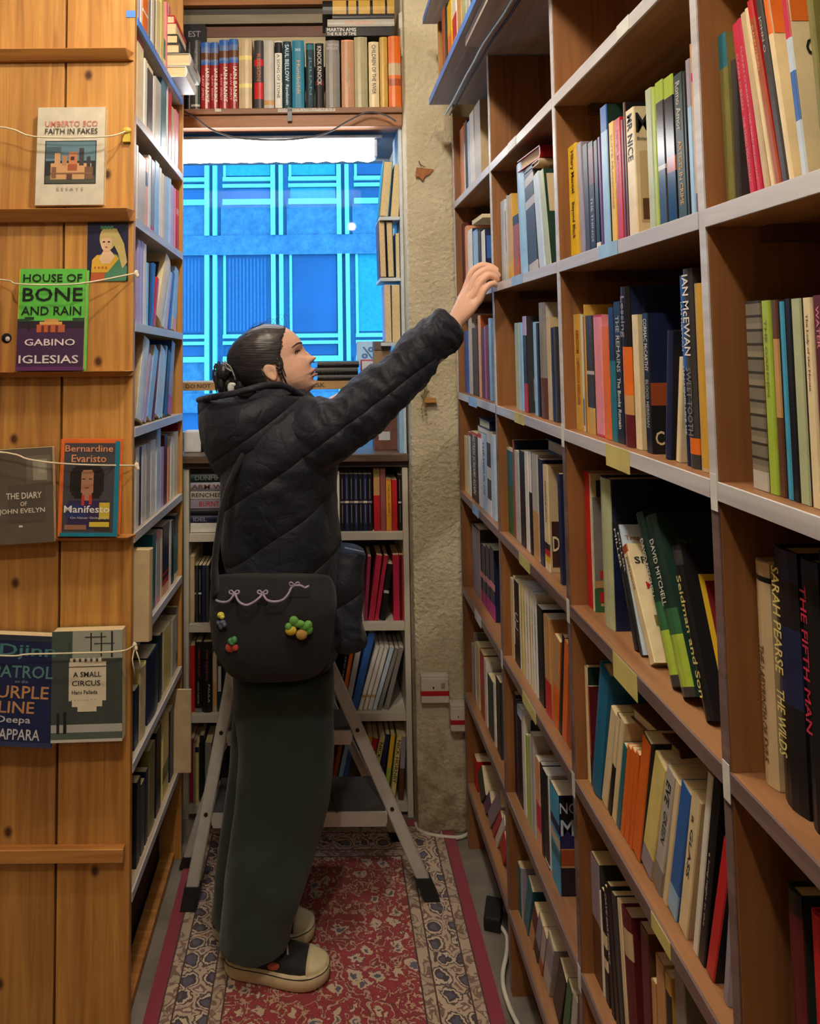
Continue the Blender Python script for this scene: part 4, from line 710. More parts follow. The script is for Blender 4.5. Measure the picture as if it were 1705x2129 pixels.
row(WP(3), [(684, 692, 1542, 'rust', dict(tx=706)), (694, 703, 1545, 'light blue', dict(tx=719)), (704, 713, 1548, 'blue', dict(tx=726)), (740, 750, 1533, 'yellow', dict(tx=766)), (752, 762, 1537, 'red', dict(tx=777, bands=[(.5, .8, 'cream')])), (764, 775, 1535, 'pale yellow', dict(tx=790, texts=[('NICK', .92, .66, .2, .8, 'black')])), (781, 790, 1528, 'navy', dict(tx=802)), (797, 806, 1530, 'olive', dict(tx=813, bands=[(.5, 1, 'yellow'), (0, .5, 'lime')])), (811, 821, 1531, 'pale yellow', dict(tx=826, texts=[('NICK HORNBY', .93, .26, .15, .85, 'black')])), (828, 839, 1533, 'brown', dict(tx=836, bands=[(.5, 1, 'lavender')]))])
# lying stack at the left end of the upper shelf
z = CZ[0] + .001
for T, c, hard, tx, wd, lab in ((.032, 'white', False, None, .2, 'thick white book at the bottom of the lying stack behind the person'), (.024, 'navy', True, ('IDEL', .95, .72, 'lavender'), .2, 'navy book second from the bottom of the lying stack'), (.021, 'black', True, None, .2, 'black book with an orange corner, third in the lying stack'), (.031, 'lavender', False, ('BURNT WILD', .85, .2, 'red'), .2, 'mauve book with red lettering in the lying stack'), (.027, 'pale grey', False, ('RENCHED BEARD', .98, .08, 'black'), .21, 'pale book with bold black brush lettering in the lying stack'), (.029, 'lavender', True, ('ARM WOOD', .98, .15, 'brown'), .22, 'mauve-grey book with brown capitals in the lying stack'), (.028, 'dark green', True, ('DUNMPLER', .92, .3, 'grey'), .2, 'dark green book near the top of the lying stack'), (.036, 'black', True, None, .2, 'thick black book topmost of the lying stack behind the person')):
    flat_book((-.457, WYF+.016, z), wd, .15, T, 0, c, hard=hard, texts=[(tx[0], tx[1], tx[2], .25, .8, tx[3])] if tx else (), bands=[(0, .22, 'orange')] if 'orange corner' in lab else (), label=lab, group='lying stack in the white bookcase'); z += T + .0012

# ------------------------------------------------------------------ shelf over the window
ts = tag(empty('high_shelf', (-.1, 2.68, 2.36)), 'wooden shelf of hardbacks running across the top of the window', 'shelf')
TSM = wood('orange_brown_beam', (176, 118, 70), (132, 82, 46), 'X', .5)
zt0, zt1, zt2 = atY(600, 262, 2.68).z, atY(600, 236, 2.68).z, atY(600, 224, 2.68).z
box('beam', (-.46, .012, zt0-2.36), (.396, .10, zt1-2.3605), TSM, ts, .002); box('board', (-.46, 0, zt1-2.36), (.396, .30, zt2-2.36), wood('brown_board', (150, 98, 60), (106, 68, 42), 'X', .5), ts, .002)
bm = bmesh.new(); p0, p1 = atY(578, 233, 2.679), atY(697, 225, 2.679); add_box(bm, (p0.x+.1, -.0022, p0.z-2.36), (p1.x+.1, -.0004, p1.z-2.36)); bm_obj('label_strip', bm, plain('label_paper', (206, 200, 190), .6), ts)
bm = bmesh.new(); add_text(bm, 'HARDBACK LITERATURE A-Z', (p0.x+.104, -.0030, p0.z-2.36+.003), (p1.x-p0.x-.008, 0, 0), (0, 0, .0085), 0, 0); bm_obj('label_lettering', bm, ink('grey'), ts)
p0, p1 = atY(598, 252, 2.68), atY(607, 224, 2.68); box('tape_scrap', (p0.x+.1, -.003, p0.z-2.36), (p1.x+.1, -.0024, p1.z-2.36), plain('black_tape', (30, 30, 36), .4), ts)
p0, p1 = atY(447, 233, 2.68), atY(460, 226, 2.68); box('label_scrap', (p0.x+.1, -.0022, p0.z-2.36), (p1.x+.1, -.0004, p1.z-2.36), plain('label_paper', (206, 200, 190), .6), ts)
PT = Plane('back', zt2, 'the shelf over the window', 'hardbacks on the shelf over the window', .012, Y=2.68, lim=(-.47, .294))
IB = dict(hard=True, bands=[(.66, 1, 'blue'), (.70, .92, (96, 120, 170)), (.74, .84, 'brown')], texts=[('IAIN BANKS', .6, .1, .5, .9, 'white'), ('RAW SPIRIT', .5, .12, .12, .36, 'pink')], gloss=.3)
H_ = lambda **k: dict(hard=True, **k)
row(PT, [(383, 391, 88, 'black', H_(bands=[(.2, .9, 'charcoal')])), (393, 416, 85, 'charcoal', H_(texts=[('THE COLLECTED STORIES', .9, .3, .4, .6, 'grey')], bands=[(.04, .07, 'pale grey')])), (418, 437, 89, (150, 40, 44), dict(IB, lab='red and blue hardback, leftmost of four matching on window shelf')), (438, 454, 89, (150, 40, 44), dict(IB, lab='red and blue hardback, second of four matching on window shelf')), (456, 475, 84, (150, 40, 44), dict(IB, lab='red and blue hardback, third of four matching on window shelf')), (476, 495, 82, (150, 40, 44), dict(IB, lab='red and blue hardback, rightmost of four matching on window shelf')),
  (497, 524, 82, 'beige', H_(bands=[(.3, .36, 'pale yellow'), (.7, .76, 'pale yellow')])), (529, 548, 85, 'charcoal', H_(texts=[('REASON', .8, .4, .3, .7, 'rust')], bands=[(.14, .38, 'red'), (.62, .72, 'red')])), (549, 570, 85, 'pale grey', H_(bands=[(.05, .12, 'tan')])), (572, 587, 86, 'white', H_(bands=[(.82, .98, 'black')], texts=[('A SONG OF STONE', .8, .15, .3, .7, 'charcoal')])), (589, 606, 87, (24, 62, 76), H_(texts=[('SAUL BELLOW', .95, .4, .25, .75, 'pale blue'), ('Ravelstein', .35, .05, .35, .7, 'pale blue')], lab='dark teal hardback beside the bright blue one on window shelf')), (608, 633, 85, (40, 126, 160), H_(texts=[('Humboldt', .7, .2, .4, .65, 'tan'), ('|SAUL', .88, .84, .25, .75, 'pale blue')], lab='bright blue hardback in the middle of the window shelf')), (637, 654, 91, (26, 56, 66), H_(texts=[('JULIAN', .8, .2, .3, .7, 'teal')], bands=[(.9, .98, 'teal')], lab='dark blue-green hardback right of the bright blue one')), (656, 674, 91, 'black', H_(texts=[('KNOCK KNOCK', .95, .35, .25, .75, 'pale grey')], bands=[(.35, .42, 'maroon')])),
  (678, 707, 85, 'grey', H_(texts=[('|THOMAS', .95, .91, .1, .9, 'pale grey'), ('|BERGER', .9, .86, .1, .9, 'pale grey')])), (711, 737, 84, 'peach', H_(bands=[(0, .98, (190, 142, 108))], texts=[('LOOT AND COVER', .6, .3, .35, .65, 'beige')])), (738, 765, 78, 'pale green', H_(bands=[(0, .99, (172, 164, 128))])), (768, 789, 88, 'cream', H_(texts=[('CHILDREN OF THE RIVER', .95, .2, .3, .7, 'charcoal')])), (791, 807, 78, 'gold', H_()), (809, 837, 76, 'orange', H_(bands=[(.45, .62, 'beige'), (.3, .4, 'rust')]))])
z = atY(750, 76, 2.69).z + .002
for T, c, hard, tx, x0, L, lab in ((.034, 'black', False, [('MARTIN AMIS', .98, .55, .52, .92, 'white'), ('THE RUB OF TIME', .98, .55, .08, .44, 'white')], 677, .244, 'black book with bold white lettering lying on the window-shelf books'), (.027, 'pale grey', True, [('CHILDREN', .75, .3, .3, .7, 'peach')], 681, .24, 'white book lying second from bottom on the window-shelf books'), (.017, 'charcoal', True, None, 691, .22, 'thin dark book lying third in the pile over the window shelf'), (.05, 'black', True, None, 671, .258, 'thick black book with gold zigzag spine, topmost pile over window shelf')):
    b = flat_book((atY(x0, 60, 2.69).x, 2.692, z), L, .17, T, 0, c, hard=hard, texts=tx or (), bands=[(.0, .86, 'gold'), (.3, .34, 'black'), (.5, .53, 'black'), (.64, .67, 'black'), (.1, .13, 'black')] if 'zigzag' in lab else (), label=lab, group='books lying over the shelf at the window top'); z += T+.0012
e0, e1 = atY(384, 90, 2.86), atY(427, 50, 2.86)
book(Matrix(((0, 1, 0, e0.x-.05), (-1, 0, 0, 2.90), (0, 0, 1, zt2), (0, 0, 0, 1))), .04, e1.z-zt2, e1.x-e0.x+.05, 'black', 'black', hard=True, arttexts=[('EST', .5, .86, .87, .93, 'lavender')], label='black hardback standing face-out behind the books, left end of window shelf', group='hardbacks on the shelf over the window')
# boards above, behind the high shelf
def plank(y0, y1, mat, Y=2.99, x0=-.9): struct(box('trim_1' if y0 < 10 else 'trim_%d' % (2 + int(y0//10)), (x0, Y, atY(600, y1, Y).z), (.297, Y+.03, atY(600, y0, Y).z), mat, None, .002))
plank(-60, 9, wood('orange_plank', (190, 128, 72), (150, 94, 50), 'X'), 2.95); plank(9, 29, wood('dark_plank', (92, 84, 74), (66, 60, 54), 'X')); plank(29, 48, wood('grey_plank', (156, 144, 122), (126, 116, 98), 'X'), 2.97); plank(54, 76, wood('reddish_plank', (128, 84, 66), (96, 60, 48), 'X'), 2.98); plank(76.5, 140, wood('cream_plank', (204, 190, 154), (176, 162, 128), 'X'), 2.985)
box('soffit_panel', (-.46, .102, zt0-2.36+.004), (.396, .5, zt0-2.36+.010), plain('soffit_blue_grey', (74, 84, 100), .7), ts)
# conduit and junction on the right of it
pj = tag(empty('conduit', (atY(838, 40, 2.66).x, 2.655, 2.5)), 'white plastic conduit with junction box at the top of the pillar', 'conduit')
WP_ = plain('white_plastic', (206, 200, 186), .45)
def cz(y): return atY(838, y, 2.655).z - 2.5
bm = bmesh.new(); add_box(bm, (-.016, -.012, cz(63)), (.016, .012, cz(27))); bmesh.ops.bevel(bm, geom=bm.edges[:], offset=.004, segments=2, affect='EDGES'); bm_obj('junction_box', bm, WP_, pj)
tube('pipe', [(0, 0, cz(27)), (0, 0, cz(-60))], .012, WP_, pj); tube('pipe', [(0, 0, cz(100)), (0, 0, cz(63))], .0125, WP_, pj); tube('nut', [(0, 0, cz(118)), (0, 0, cz(100))], .010, WP_, pj)
tube('lead', spline([(0, 0, cz(118)), (.008, 0, cz(140)), (.006, .0, cz(180)), (.008, 0, cz(236))]), .004, WP_, pj)

# ------------------------------------------------------------------ window, lamp, things on the sill
wn = empty('window_1', (0, WY, 0)); struct(wn)
FR = plain('window_frame_paint', (150, 158, 166), .5)
for lo, hi in (((-.86, .02, 2.36), (.34, .07, 2.44)), ((-.86, .02, 1.2), (.34, .07, 1.222)), ((-.86, .02, 1.222), (-.82, .07, 2.36)), ((.30, .02, 1.222), (.34, .07, 2.36))): box('window_frame', lo, hi, FR, wn, .002)
gm, gnt, gb = nodes_of('window_glass'); gt = N(gnt, 'ShaderNodeBsdfTransparent'); gg = N(gnt, 'ShaderNodeBsdfGlossy', Roughness=.02); gf = N(gnt, 'ShaderNodeFresnel', IOR=1.45); gx = N(gnt, 'ShaderNodeMixShader')
gt.inputs[0].default_value = (.93, .97, 1, 1)
gk = N(gnt, 'ShaderNodeMath', operation='MULTIPLY'); gk.inputs[1].default_value = .10; gnt.links.new(gf.outputs[0], gk.inputs[0]); gnt.links.new(gk.outputs[0], gx.inputs[0]); gnt.links.new(gt.outputs[0], gx.inputs[1]); gnt.links.new(gg.outputs[0], gx.inputs[2]); gnt.links.new(gx.outputs[0], gnt.nodes['Material Output'].inputs[0])
box('window_pane', (-.82, .04, 1.222), (.30, .046, 2.36), gm, wn)
# soffit board under the high shelf, fluorescent batten lamp
fl = tag(empty('fluorescent_lamp', (-.17, 2.80, 2.33)), 'glowing white fluorescent batten lamp across the top of the window', 'lamp')
ft, fb2 = atY(580, 296, 2.80).z - 2.33, atY(580, 337, 2.80).z - 2.33
fx0, fx1 = -.56+.17, atY(776, 315, 2.80).x + .17
bm = bmesh.new(); n = 40
rings = []
for i in range(n+1):      # scalloped translucent diffuser
    x = fx0 + (fx1-fx0)*i/n; zb = fb2 + .0022*math.sin(i*1.9) + .0015*math.sin(i*4.3)
    prof = [(-.036, ft), (-.038, fb2*.5), (-.03, zb+.006), (0, zb), (.03, zb+.006), (.038, fb2*.5), (.036, ft)]
    rings.append([bm.verts.new((x, y, z_)) for y, z_ in prof])
skin_rings(bm, rings); bm_obj('diffuser', bm, emit('lamp_glow', (255, 252, 250), TUBE_EMIT), fl)
box('housing', (fx0-.01, -.05, ft+.0005), (fx1+.03, .05, ft+.012), plain('lamp_housing', (110, 122, 140), .5), fl, .003)
pass
box('end_cap', (fx1+.0005, -.038, fb2*.9), (fx1+.012, .038, ft), plain('lamp_end_cap', (196, 208, 222), .4), fl, .003)
wire = [atY(x, y, 2.68) for x, y in ((386, 236), (410, 250), (440, 272), (480, 287), (520, 293), (570, 295), (625, 292), (680, 280), (725, 255), (762, 238), (795, 242), (822, 256))]
for p in wire: p.y = 2.655
tag(tube('cable', spline(wire), .0032, plain('grey_lead', (72, 70, 76), .5)), 'loose dark lead drooping in front of the lamp under the window shelf', 'cable')
# narrow display shelf in the window with lettering on its edge
wl = tag(empty('window_shelf', (-.1, 2.86, 1.42)), 'narrow wooden display shelf across the window with hand lettering on its edge', 'shelf')
za, zb = atY(420, 812, 2.86).z - 1.42, atY(420, 795, 2.86).z - 1.42
box('board', (-.5, 0, za), (.24, .15, zb), wood('raw_lath', (206, 168, 112), (170, 128, 78), 'X', .6), wl, .001)
for xx in (-.46, .2): box('post', (xx, .03, 1.2065-1.42), (xx+.02, .05, za-.0003), wood('raw_lath', (206, 168, 112), (170, 128, 78), 'Z', .6), wl)
bm = bmesh.new()
for s, xa, xb in (('DO NOT', 386, 438), ('ASK', 646, 676)):
    a, b = atY(xa, 808, 2.859), atY(xb, 808, 2.859); add_text(bm, s, (a.x+.1, -.001, za+.008), (b.x-a.x, 0, 0), (0, 0, zb-za-.014), 0, 0)
bm_obj('lettering', bm, ink('charcoal'), wl)
zz = 1.42 + zb + .0008
for T, L, x0, lab in ((.02, .16, 660, 'black book lying at the bottom on the window display shelf'), (.026, .16, 655, 'black book lying in the middle on the window display shelf'), (.022, .155, 660, 'black book lying topmost on the window display shelf')):
    flat_book((atY(x0, 790, 2.87).x, 2.872, zz), L, .12, T, 0, 'black', hard=True, texts=[('NIGHTS', .9, .4, .3, .7, 'charcoal')], label=lab, group='dark books on the window display shelf'); zz += T+.001
b0 = atY(416, 832, 2.83)
flat_book((b0.x, 2.75, 1.2065), .17, .11, .045, .05, 'black', hard=True, label='thick black book on the counter behind the hood', group=None)
# small things on the counter
o = box('paper_bag', (0, 0, 0), (.06, .05, .075), plain('white_paper', (226, 228, 234), .6), None, .006); o.location = (atY(384, 920, 2.76).x, 2.74, 1.2065); tag(o, 'small white paper bag on the counter beside the left bookcase', 'bag')
cb = tag(empty('cardboard_box', (.245, 2.80, 1.2065)), 'brown printed cardboard box at the right end of the window counter', 'box')
box('carton', (-.06, -.05, 0), (.035, .06, .30), plain('brick_brown_card', (112, 70, 58), .6, 0, .3, 60), cb, .002); box('label', (-.045, -.0512, .035), (-.005, -.0503, .065), plain('box_label', (206, 206, 214), .5), cb)
g = tag(empty('small_carton', (.225, 2.80, 1.5075)), 'small grey-brown carton on top of the printed box by the pillar', 'box')
box('carton', (-.036, -.04, 0), (.022, .05, .05), plain('tan_card', (160, 132, 100), .7), g, .001); box('flap', (-.036, -.044, .0505), (.024, .048, .083), plain('grey_card', (110, 96, 92), .7), g, .003)
sg = tag(empty('binder', (.283, 2.66, 1.2065)), 'pale blue binder standing between the counter end and the pillar', 'binder')
box('cover', (-.018, .005, 0), (-.004, .09, .185), cov('light blue'), sg, .001); box('spine', (-.0038, .003, 0), (.006, .09, .188), cov('pale blue'), sg, .001)
fr = tag(empty('sign_frame', atY(750, 778, 2.9)), 'red-rimmed white sign standing in the window behind the sleeve', 'sign')
box('rim', (0, 0, -.18), (.085, .012, .055), plain('red_rim', (176, 40, 52), .4), fr, .004); box('sheet', (.005, -.0012, -.17), (.08, -.0003, .049), plain('white_sheet', (224, 226, 232), .5), fr)
ps = tag(empty('window_sign', (atY(742, 752, 3.25).x, WY+.037, atY(742, 752, 3.25).z)), 'paper percent sign taped to the window, seen reversed from inside', 'sign')
box('paper', (0, 0, -.01), (.125, .0015, .085), plain('blue_white_paper', (180, 206, 232), .6), ps)
bm = bmesh.new(); add_text(bm, '0%', (.115, -.001, .012), (-.095, 0, 0), (0, 0, .05), 0, 0); bm_obj('reversed_lettering', bm, ink((84, 120, 170)), ps)
# narrow rack of books fixed on the pillar beside the window
rk = tag(empty('wall_rack', (.297, 2.72, 1.9)), 'narrow white rack of books fixed to the pillar beside the window', 'rack')
RWM = plain('rack_white', (200, 212, 224), .5)
box('back_board', (-.012, 0, -.42), (-.001, .22, .5), RWM, rk)
rz = [atY(835, y, 2.74).z for y in (452, 578, 712)]
for z_ in rz: box('rack_shelf', (-.085, 0, z_-1.9-.012), (-.0125, .21, z_-1.9), RWM, rk, .001)
def pages_out(x, z, T, H, lean, col, lab, D=.13, dy=.0, hard=True):
    c, s = math.cos(lean), math.sin(lean)
    M = Matrix(((-c, 0, s, x), (0, -1, 0, 2.735+D+dy), (s, 0, c, z+.001+ (T*abs(s) if s < 0 else 0)), (0, 0, 0, 1)))
    book(M, T, H, D, col, col, hard=hard, label=lab, group='books on the rack beside the window', face='hi')
pages_out(.245, rz[0], .034, .205, .10, 'teal', 'teal hardback with pages outward tilting on the top rack tier')
pages_out(.281, rz[0], .028, .19, .09, 'tan', 'tan paperback with pages outward on the top rack tier', hard=False)
pages_out(.236, rz[1], .024, .205, -.02, 'maroon', 'dark red hardback with pages outward, left on middle rack tier')
pages_out(.264, rz[1], .024, .205, -.02, 'black', 'black hardback with pages outward, middle rack tier')
pages_out(.283, rz[1], .014, .16, 0, 'teal', 'slim teal book at the right of the middle rack tier', hard=False)
pages_out(.250, rz[2], .022, .205, -.01, 'lilac', 'lilac book with pages outward, left on the lowest rack tier', hard=False)
pages_out(.281, rz[2], .028, .205, 0, 'beige', 'beige book with pages outward, right on the lowest rack tier', hard=False)

# ------------------------------------------------------------------ building across the street
fa = tag(empty('office_building', (0, 12, 0)), 'office building with pale mullions seen through the window across the street', 'building')
FY = 12.0
def fpanel(rgb, sp):
    m, nt, b = nodes_of('speckled_panel'); L = nt.links.new
    tc = N(nt, 'ShaderNodeTexCoord'); nz = N(nt, 'ShaderNodeTexNoise', Scale=7.0, Detail=8.0, Roughness=.8); L(tc.outputs['Object'], nz.inputs['Vector'])
    rp = N(nt, 'ShaderNodeValToRGB'); e = rp.color_ramp.elements; e[0].position = .35; e[0].color = lin(rgb); e[1].position = .8; e[1].color = lin(sp); L(nz.outputs[0], rp.inputs[0]); L(rp.outputs[0], b.inputs['Base Color']); b.inputs['Roughness'].default_value = .8; return m
FPAN = fpanel((96, 112, 136), (150, 166, 184)); FMUL = plain('pale_mullion', (200, 232, 214), .5); FGL = plain('office_glass', (76, 98, 136), .35, 0, .25, .8); FGB = plain('lit_office_glass', (80, 160, 164), .4); FREV = plain('reveal_paint', (90, 116, 150), .6)
def fx(x): return atY(x, 600, FY).x
def fz(y): return atY(640, y, FY).z
wall = box('wall', (-7, FY, -4), (7, FY+.3, 9), FREV, None); keepw = wall; wall.parent = fa; wall.matrix_parent_inverse = Matrix.Translation((0, -12, 0))
def fp(name, x0, x1, y0, y1, d0, d1, mat, parent=fa):
    o = box(name, (x0, FY-d1, fz(y1)), (x1, FY-d0, fz(y0)), mat, fa); o.matrix_parent_inverse = Matrix.Translation((0, -12, 0)); return o
per = fx(580) - fx(443); base = fx(443)
floors = [(-130, 20), (20, 205), (205, 490), (530, 815), (855, 1100)]
for (y0, y1) in ((490, 530), (815, 855), (165, 205), (-160, -120)): fp('floor_band', -7, 7, y0, y1, .0, .10, FPAN)
for k in range(-4, 6):
    xc = base + per*k
    for y0, y1 in ((205, 490), (530, 815), (-120, 165), (855, 1140)):
        fp('mullion', xc-.115, xc-.045, y0, y1, .0, .14, FMUL); fp('mullion', xc+.012, xc+.075, y0, y1, .0, .14, FMUL)
        a, b = xc+.19, xc+per-.13
        lit = (k in (0,) and y0 == 205) or (k == 2 and y0 == 530) or (k == 1 and y0 == 205)
        h = y1-y0
        fp('spandrel', a-.06, b+.02, y0+h*.75, y1, .0, .05, FPAN)
        w_ = fp('window', a, b, y0, y0+h*.56, .0, .03, FGB if lit else FGL)
        fp('window', a, b, y0+h*.655, y0+h*.73, .0, .03, FGB if lit and k == 1 else FGL)
        for f0, f1 in ((.575, .603), (.625, .650), (.735, .775)): fp('sill', a-.03, b+.03, y0+h*f0, y0+h*f1, .0, .08, FMUL)
        fp('window_post', a-.022, a+.018, y0, y0+h*.6, .0, .06, FMUL)
        if y0 == 530 and k in (-1, 0):
            for q in range(11): fp('blind_slat', a+.06+q*(b-a-.1)/11, a+.09+q*(b-a-.1)/11, y0+6, y0+h*.55, .031, .04, plain('blind_blue', (96, 118, 154), .6))
tag(box('street', (-8, 3.6, -4.1), (8, 12, -4), plain('asphalt', (90, 94, 100), .9)), kind='structure')
# ------------------------------------------------------------------ the person at the shelf
YP = 2.10
person = tag(empty('person', (-.12, YP, 0)), 'person in a black hooded jacket and wide green trousers reaching for a book', 'person')
PI_ = Matrix.Translation((.12, -YP, 0))
def pp(o): o.parent = person; o.matrix_parent_inverse = PI_; return o
def fold(p, amp, sc, seed=0.0): return amp*noise.noise(Vector((p.x*sc+seed, p.y*sc, p.z*sc)))
def crumple(p, amp, sc, seed=0.0):
    n1 = noise.noise(Vector((p.x*sc+seed, p.y*sc, p.z*sc))); n2 = noise.noise(Vector((p.x*sc*2.1+seed+9, p.y*sc*2.1, p.z*sc*2.1)))
    return amp*((1-abs(n1)*2.4) + .5*(1-abs(n2)*2.4) - .6)
def loft_px(rows, n=32, power=2.2, amp=0, sc=14, cap=True, bm=None, mi=0, skew=None):
    """rows: (y_px, x_left, x_right, Y_centre, half_depth); elliptical sections whose outline follows the photo"""
    bm = bm or bmesh.new(); rings = []
    for (y, xl, xr, Yc, hd) in rows:
        a, b = atY(xl, y, Yc), atY(xr, y, Yc); c = (a+b)/2; w = (b.x-a.x)/2; ring = []
        for k in range(n):
            t = 2*PI*k/n; ct, st = math.cos(t), math.sin(t)
            e = 2/power
            p = Vector((c.x + w*math.copysign(abs(ct)**e, ct), Yc + hd*math.copysign(abs(st)**e, st), a.z + (b.z-a.z)*(ct*.5+.5)))
            if amp:
                f = fold(p, amp, sc) + crumple(p, amp*.32, sc*1.5, 4); p += Vector((ct*f*.35, st*f, 0))
            ring.append(bm.verts.new(p))
        rings.append(ring)
    skin_rings(bm, rings, cap, mi); return bm
def dense(rows, k=4):
    V = [Vector(r[:4]) for r in rows]; hd = [r[4] for r in rows]; out = []
    A = [tuple(r) for r in rows]
    for i in range(len(A)-1):
        p0, p1, p2, p3 = A[max(i-1, 0)], A[i], A[i+1], A[min(i+2, len(A)-1)]
        for j in range(k):
            t = j/k
            out.append(tuple(.5*((2*b) + (c-a)*t + (2*a-5*b+4*c-d)*t*t + (3*b-a-3*c+d)*t**3) for a, b, c, d in zip(p0, p1, p2, p3)))
    out.append(A[-1]); return out
def cloth(name, rgb, rough=.75, sc=240, bump=.25, sheen=.3):
    m, nt, b = nodes_of(name); L = nt.links.new
    tc = N(nt, 'ShaderNodeTexCoord'); nz = N(nt, 'ShaderNodeTexNoise', Scale=9.0, Detail=3.0); L(tc.outputs['Object'], nz.inputs['Vector'])
    rp = N(nt, 'ShaderNodeValToRGB'); e = rp.color_ramp.elements; c = lin(rgb)
    e[0].position = .3; e[0].color = tuple(v*.8 for v in c[:3])+(1,); e[1].position = .7; e[1].color = tuple(v*1.2 for v in c[:3])+(1,)
    L(nz.outputs[0], rp.inputs[0]); L(rp.outputs[0], b.inputs['Base Color']); b.inputs['Roughness'].default_value = rough
    b.inputs['Sheen Weight'].default_value = sheen; b.inputs['Sheen Roughness'].default_value = .5
    n2 = N(nt, 'ShaderNodeTexNoise', Scale=float(sc), Detail=2.0); L(tc.outputs['Object'], n2.inputs['Vector'])
    bp = N(nt, 'ShaderNodeBump', Strength=bump, Distance=.002); L(n2.outputs[0], bp.inputs['Height']); L(bp.outputs[0], b.inputs['Normal'])
    return m
def jacket_mat():
    m, nt, b = nodes_of('quilted_dark_nylon'); L = nt.links.new
    tc = N(nt, 'ShaderNodeTexCoord'); nz = N(nt, 'ShaderNodeTexNoise', Scale=7.0, Detail=3.0); L(tc.outputs['Object'], nz.inputs['Vector'])
    rp = N(nt, 'ShaderNodeValToRGB'); e = rp.color_ramp.elements
    e[0].position = .3; e[0].color = lin((19, 21, 33)); e[1].position = .75; e[1].color = lin((29, 31, 46)); L(nz.outputs[0], rp.inputs[0]); L(rp.outputs[0], b.inputs['Base Color'])
    b.inputs['Roughness'].default_value = .62; b.inputs['Sheen Weight'].default_value = .1; b.inputs['Specular IOR Level'].default_value = .3
    # diagonal quilting seams plus soft crumple
    mp = N(nt, 'ShaderNodeMapping'); mp.inputs['Rotation'].default_value = (0, .62, 0); L(tc.outputs['Object'], mp.inputs[0])
    wv = N(nt, 'ShaderNodeTexWave', Scale=2.6, Distortion=1.2, bands_direction='Z'); wv.inputs['Detail'].default_value = 1.0; L(mp.outputs[0], wv.inputs['Vector'])
    pw = N(nt, 'ShaderNodeMath', operation='POWER'); pw.inputs[1].default_value = .25; L(wv.outputs['Fac'], pw.inputs[0])
    n2 = N(nt, 'ShaderNodeTexNoise', Scale=22.0, Detail=4.0, Distortion=1.0); L(tc.outputs['Object'], n2.inputs['Vector'])
    ad = N(nt, 'ShaderNodeMath', operation='MULTIPLY_ADD'); ad.inputs[1].default_value = .7; L(n2.outputs[0], ad.inputs[0]); L(pw.outputs[0], ad.inputs[2])
    bp = N(nt, 'ShaderNodeBump', Strength=.8, Distance=.014); L(ad.outputs[0], bp.inputs['Height']); L(bp.outputs[0], b.inputs['Normal'])
    return m
JK = jacket_mat()
SKN, SNT, SB = nodes_of('skin'); SB.inputs['Base Color'].default_value = lin((206, 152, 124)); SB.inputs['Roughness'].default_value = .5; SB.inputs['Subsurface Weight'].default_value = .12; SB.inputs['Subsurface Radius'].default_value = (.012, .005, .003); SB.inputs['Subsurface Scale'].default_value = .5
_tc = N(SNT, 'ShaderNodeTexCoord'); _nz = N(SNT, 'ShaderNodeTexNoise', Scale=14.0, Detail=3.0); SNT.links.new(_tc.outputs['Object'], _nz.inputs['Vector'])
_rp = N(SNT, 'ShaderNodeValToRGB'); _rp.color_ramp.elements[0].color = lin((214, 164, 140)); _rp.color_ramp.elements[1].color = lin((230, 186, 162)); SNT.links.new(_nz.outputs[0], _rp.inputs[0]); SNT.links.new(_rp.outputs[0], SB.inputs['Base Color'])

# ---- head in its own frame: u forward (nose), v to her left (+Y away from us), w up; 1 unit = 1 pixel of the photo at her depth
HO = atY(572, 770, YP); PXM = (atY(672, 770, YP)-HO).length/100
_a = math.radians(20)
HU = Vector((math.cos(_a), 0, math.sin(_a))); HW = Vector((-math.sin(_a), 0, math.cos(_a))); HV = Vector((0, 1, 0))
def hp(u, v, w): return HO + (HU*u + HV*v + HW*w)*PXM
PROF = [(-66, 52, 36, 12), (-62, 62, 24, 20), (-55, 69, 8, 29), (-45, 70, -4, 37), (-37, 71, -18, 43), (-29, 73, -36, 47), (-20, 73, -52, 50), (-10, 73, -64, 52), (0, 71, -72, 53), (10, 69, -78, 54), (18, 68, -81, 55), (26, 70, -83, 56), (35, 72, -85, 56.5), (45, 70.5, -85, 57), (55, 66.5, -83, 56.5), (65, 61, -79, 55), (75, 52.5, -71, 51), (84, 41, -58, 44), (91, 29, -43, 35), (96, 17, -27, 24), (99, 4, -10, 10)]
def lerp_prof(w):
    for A, B in zip(PROF, PROF[1:]):
        if A[0] <= w <= B[0]:
            t = (w-A[0])/(B[0]-A[0]); return [a+(b-a)*t for a, b in zip(A, B)]
    return list(PROF[-1] if w > 0 else PROF[0])
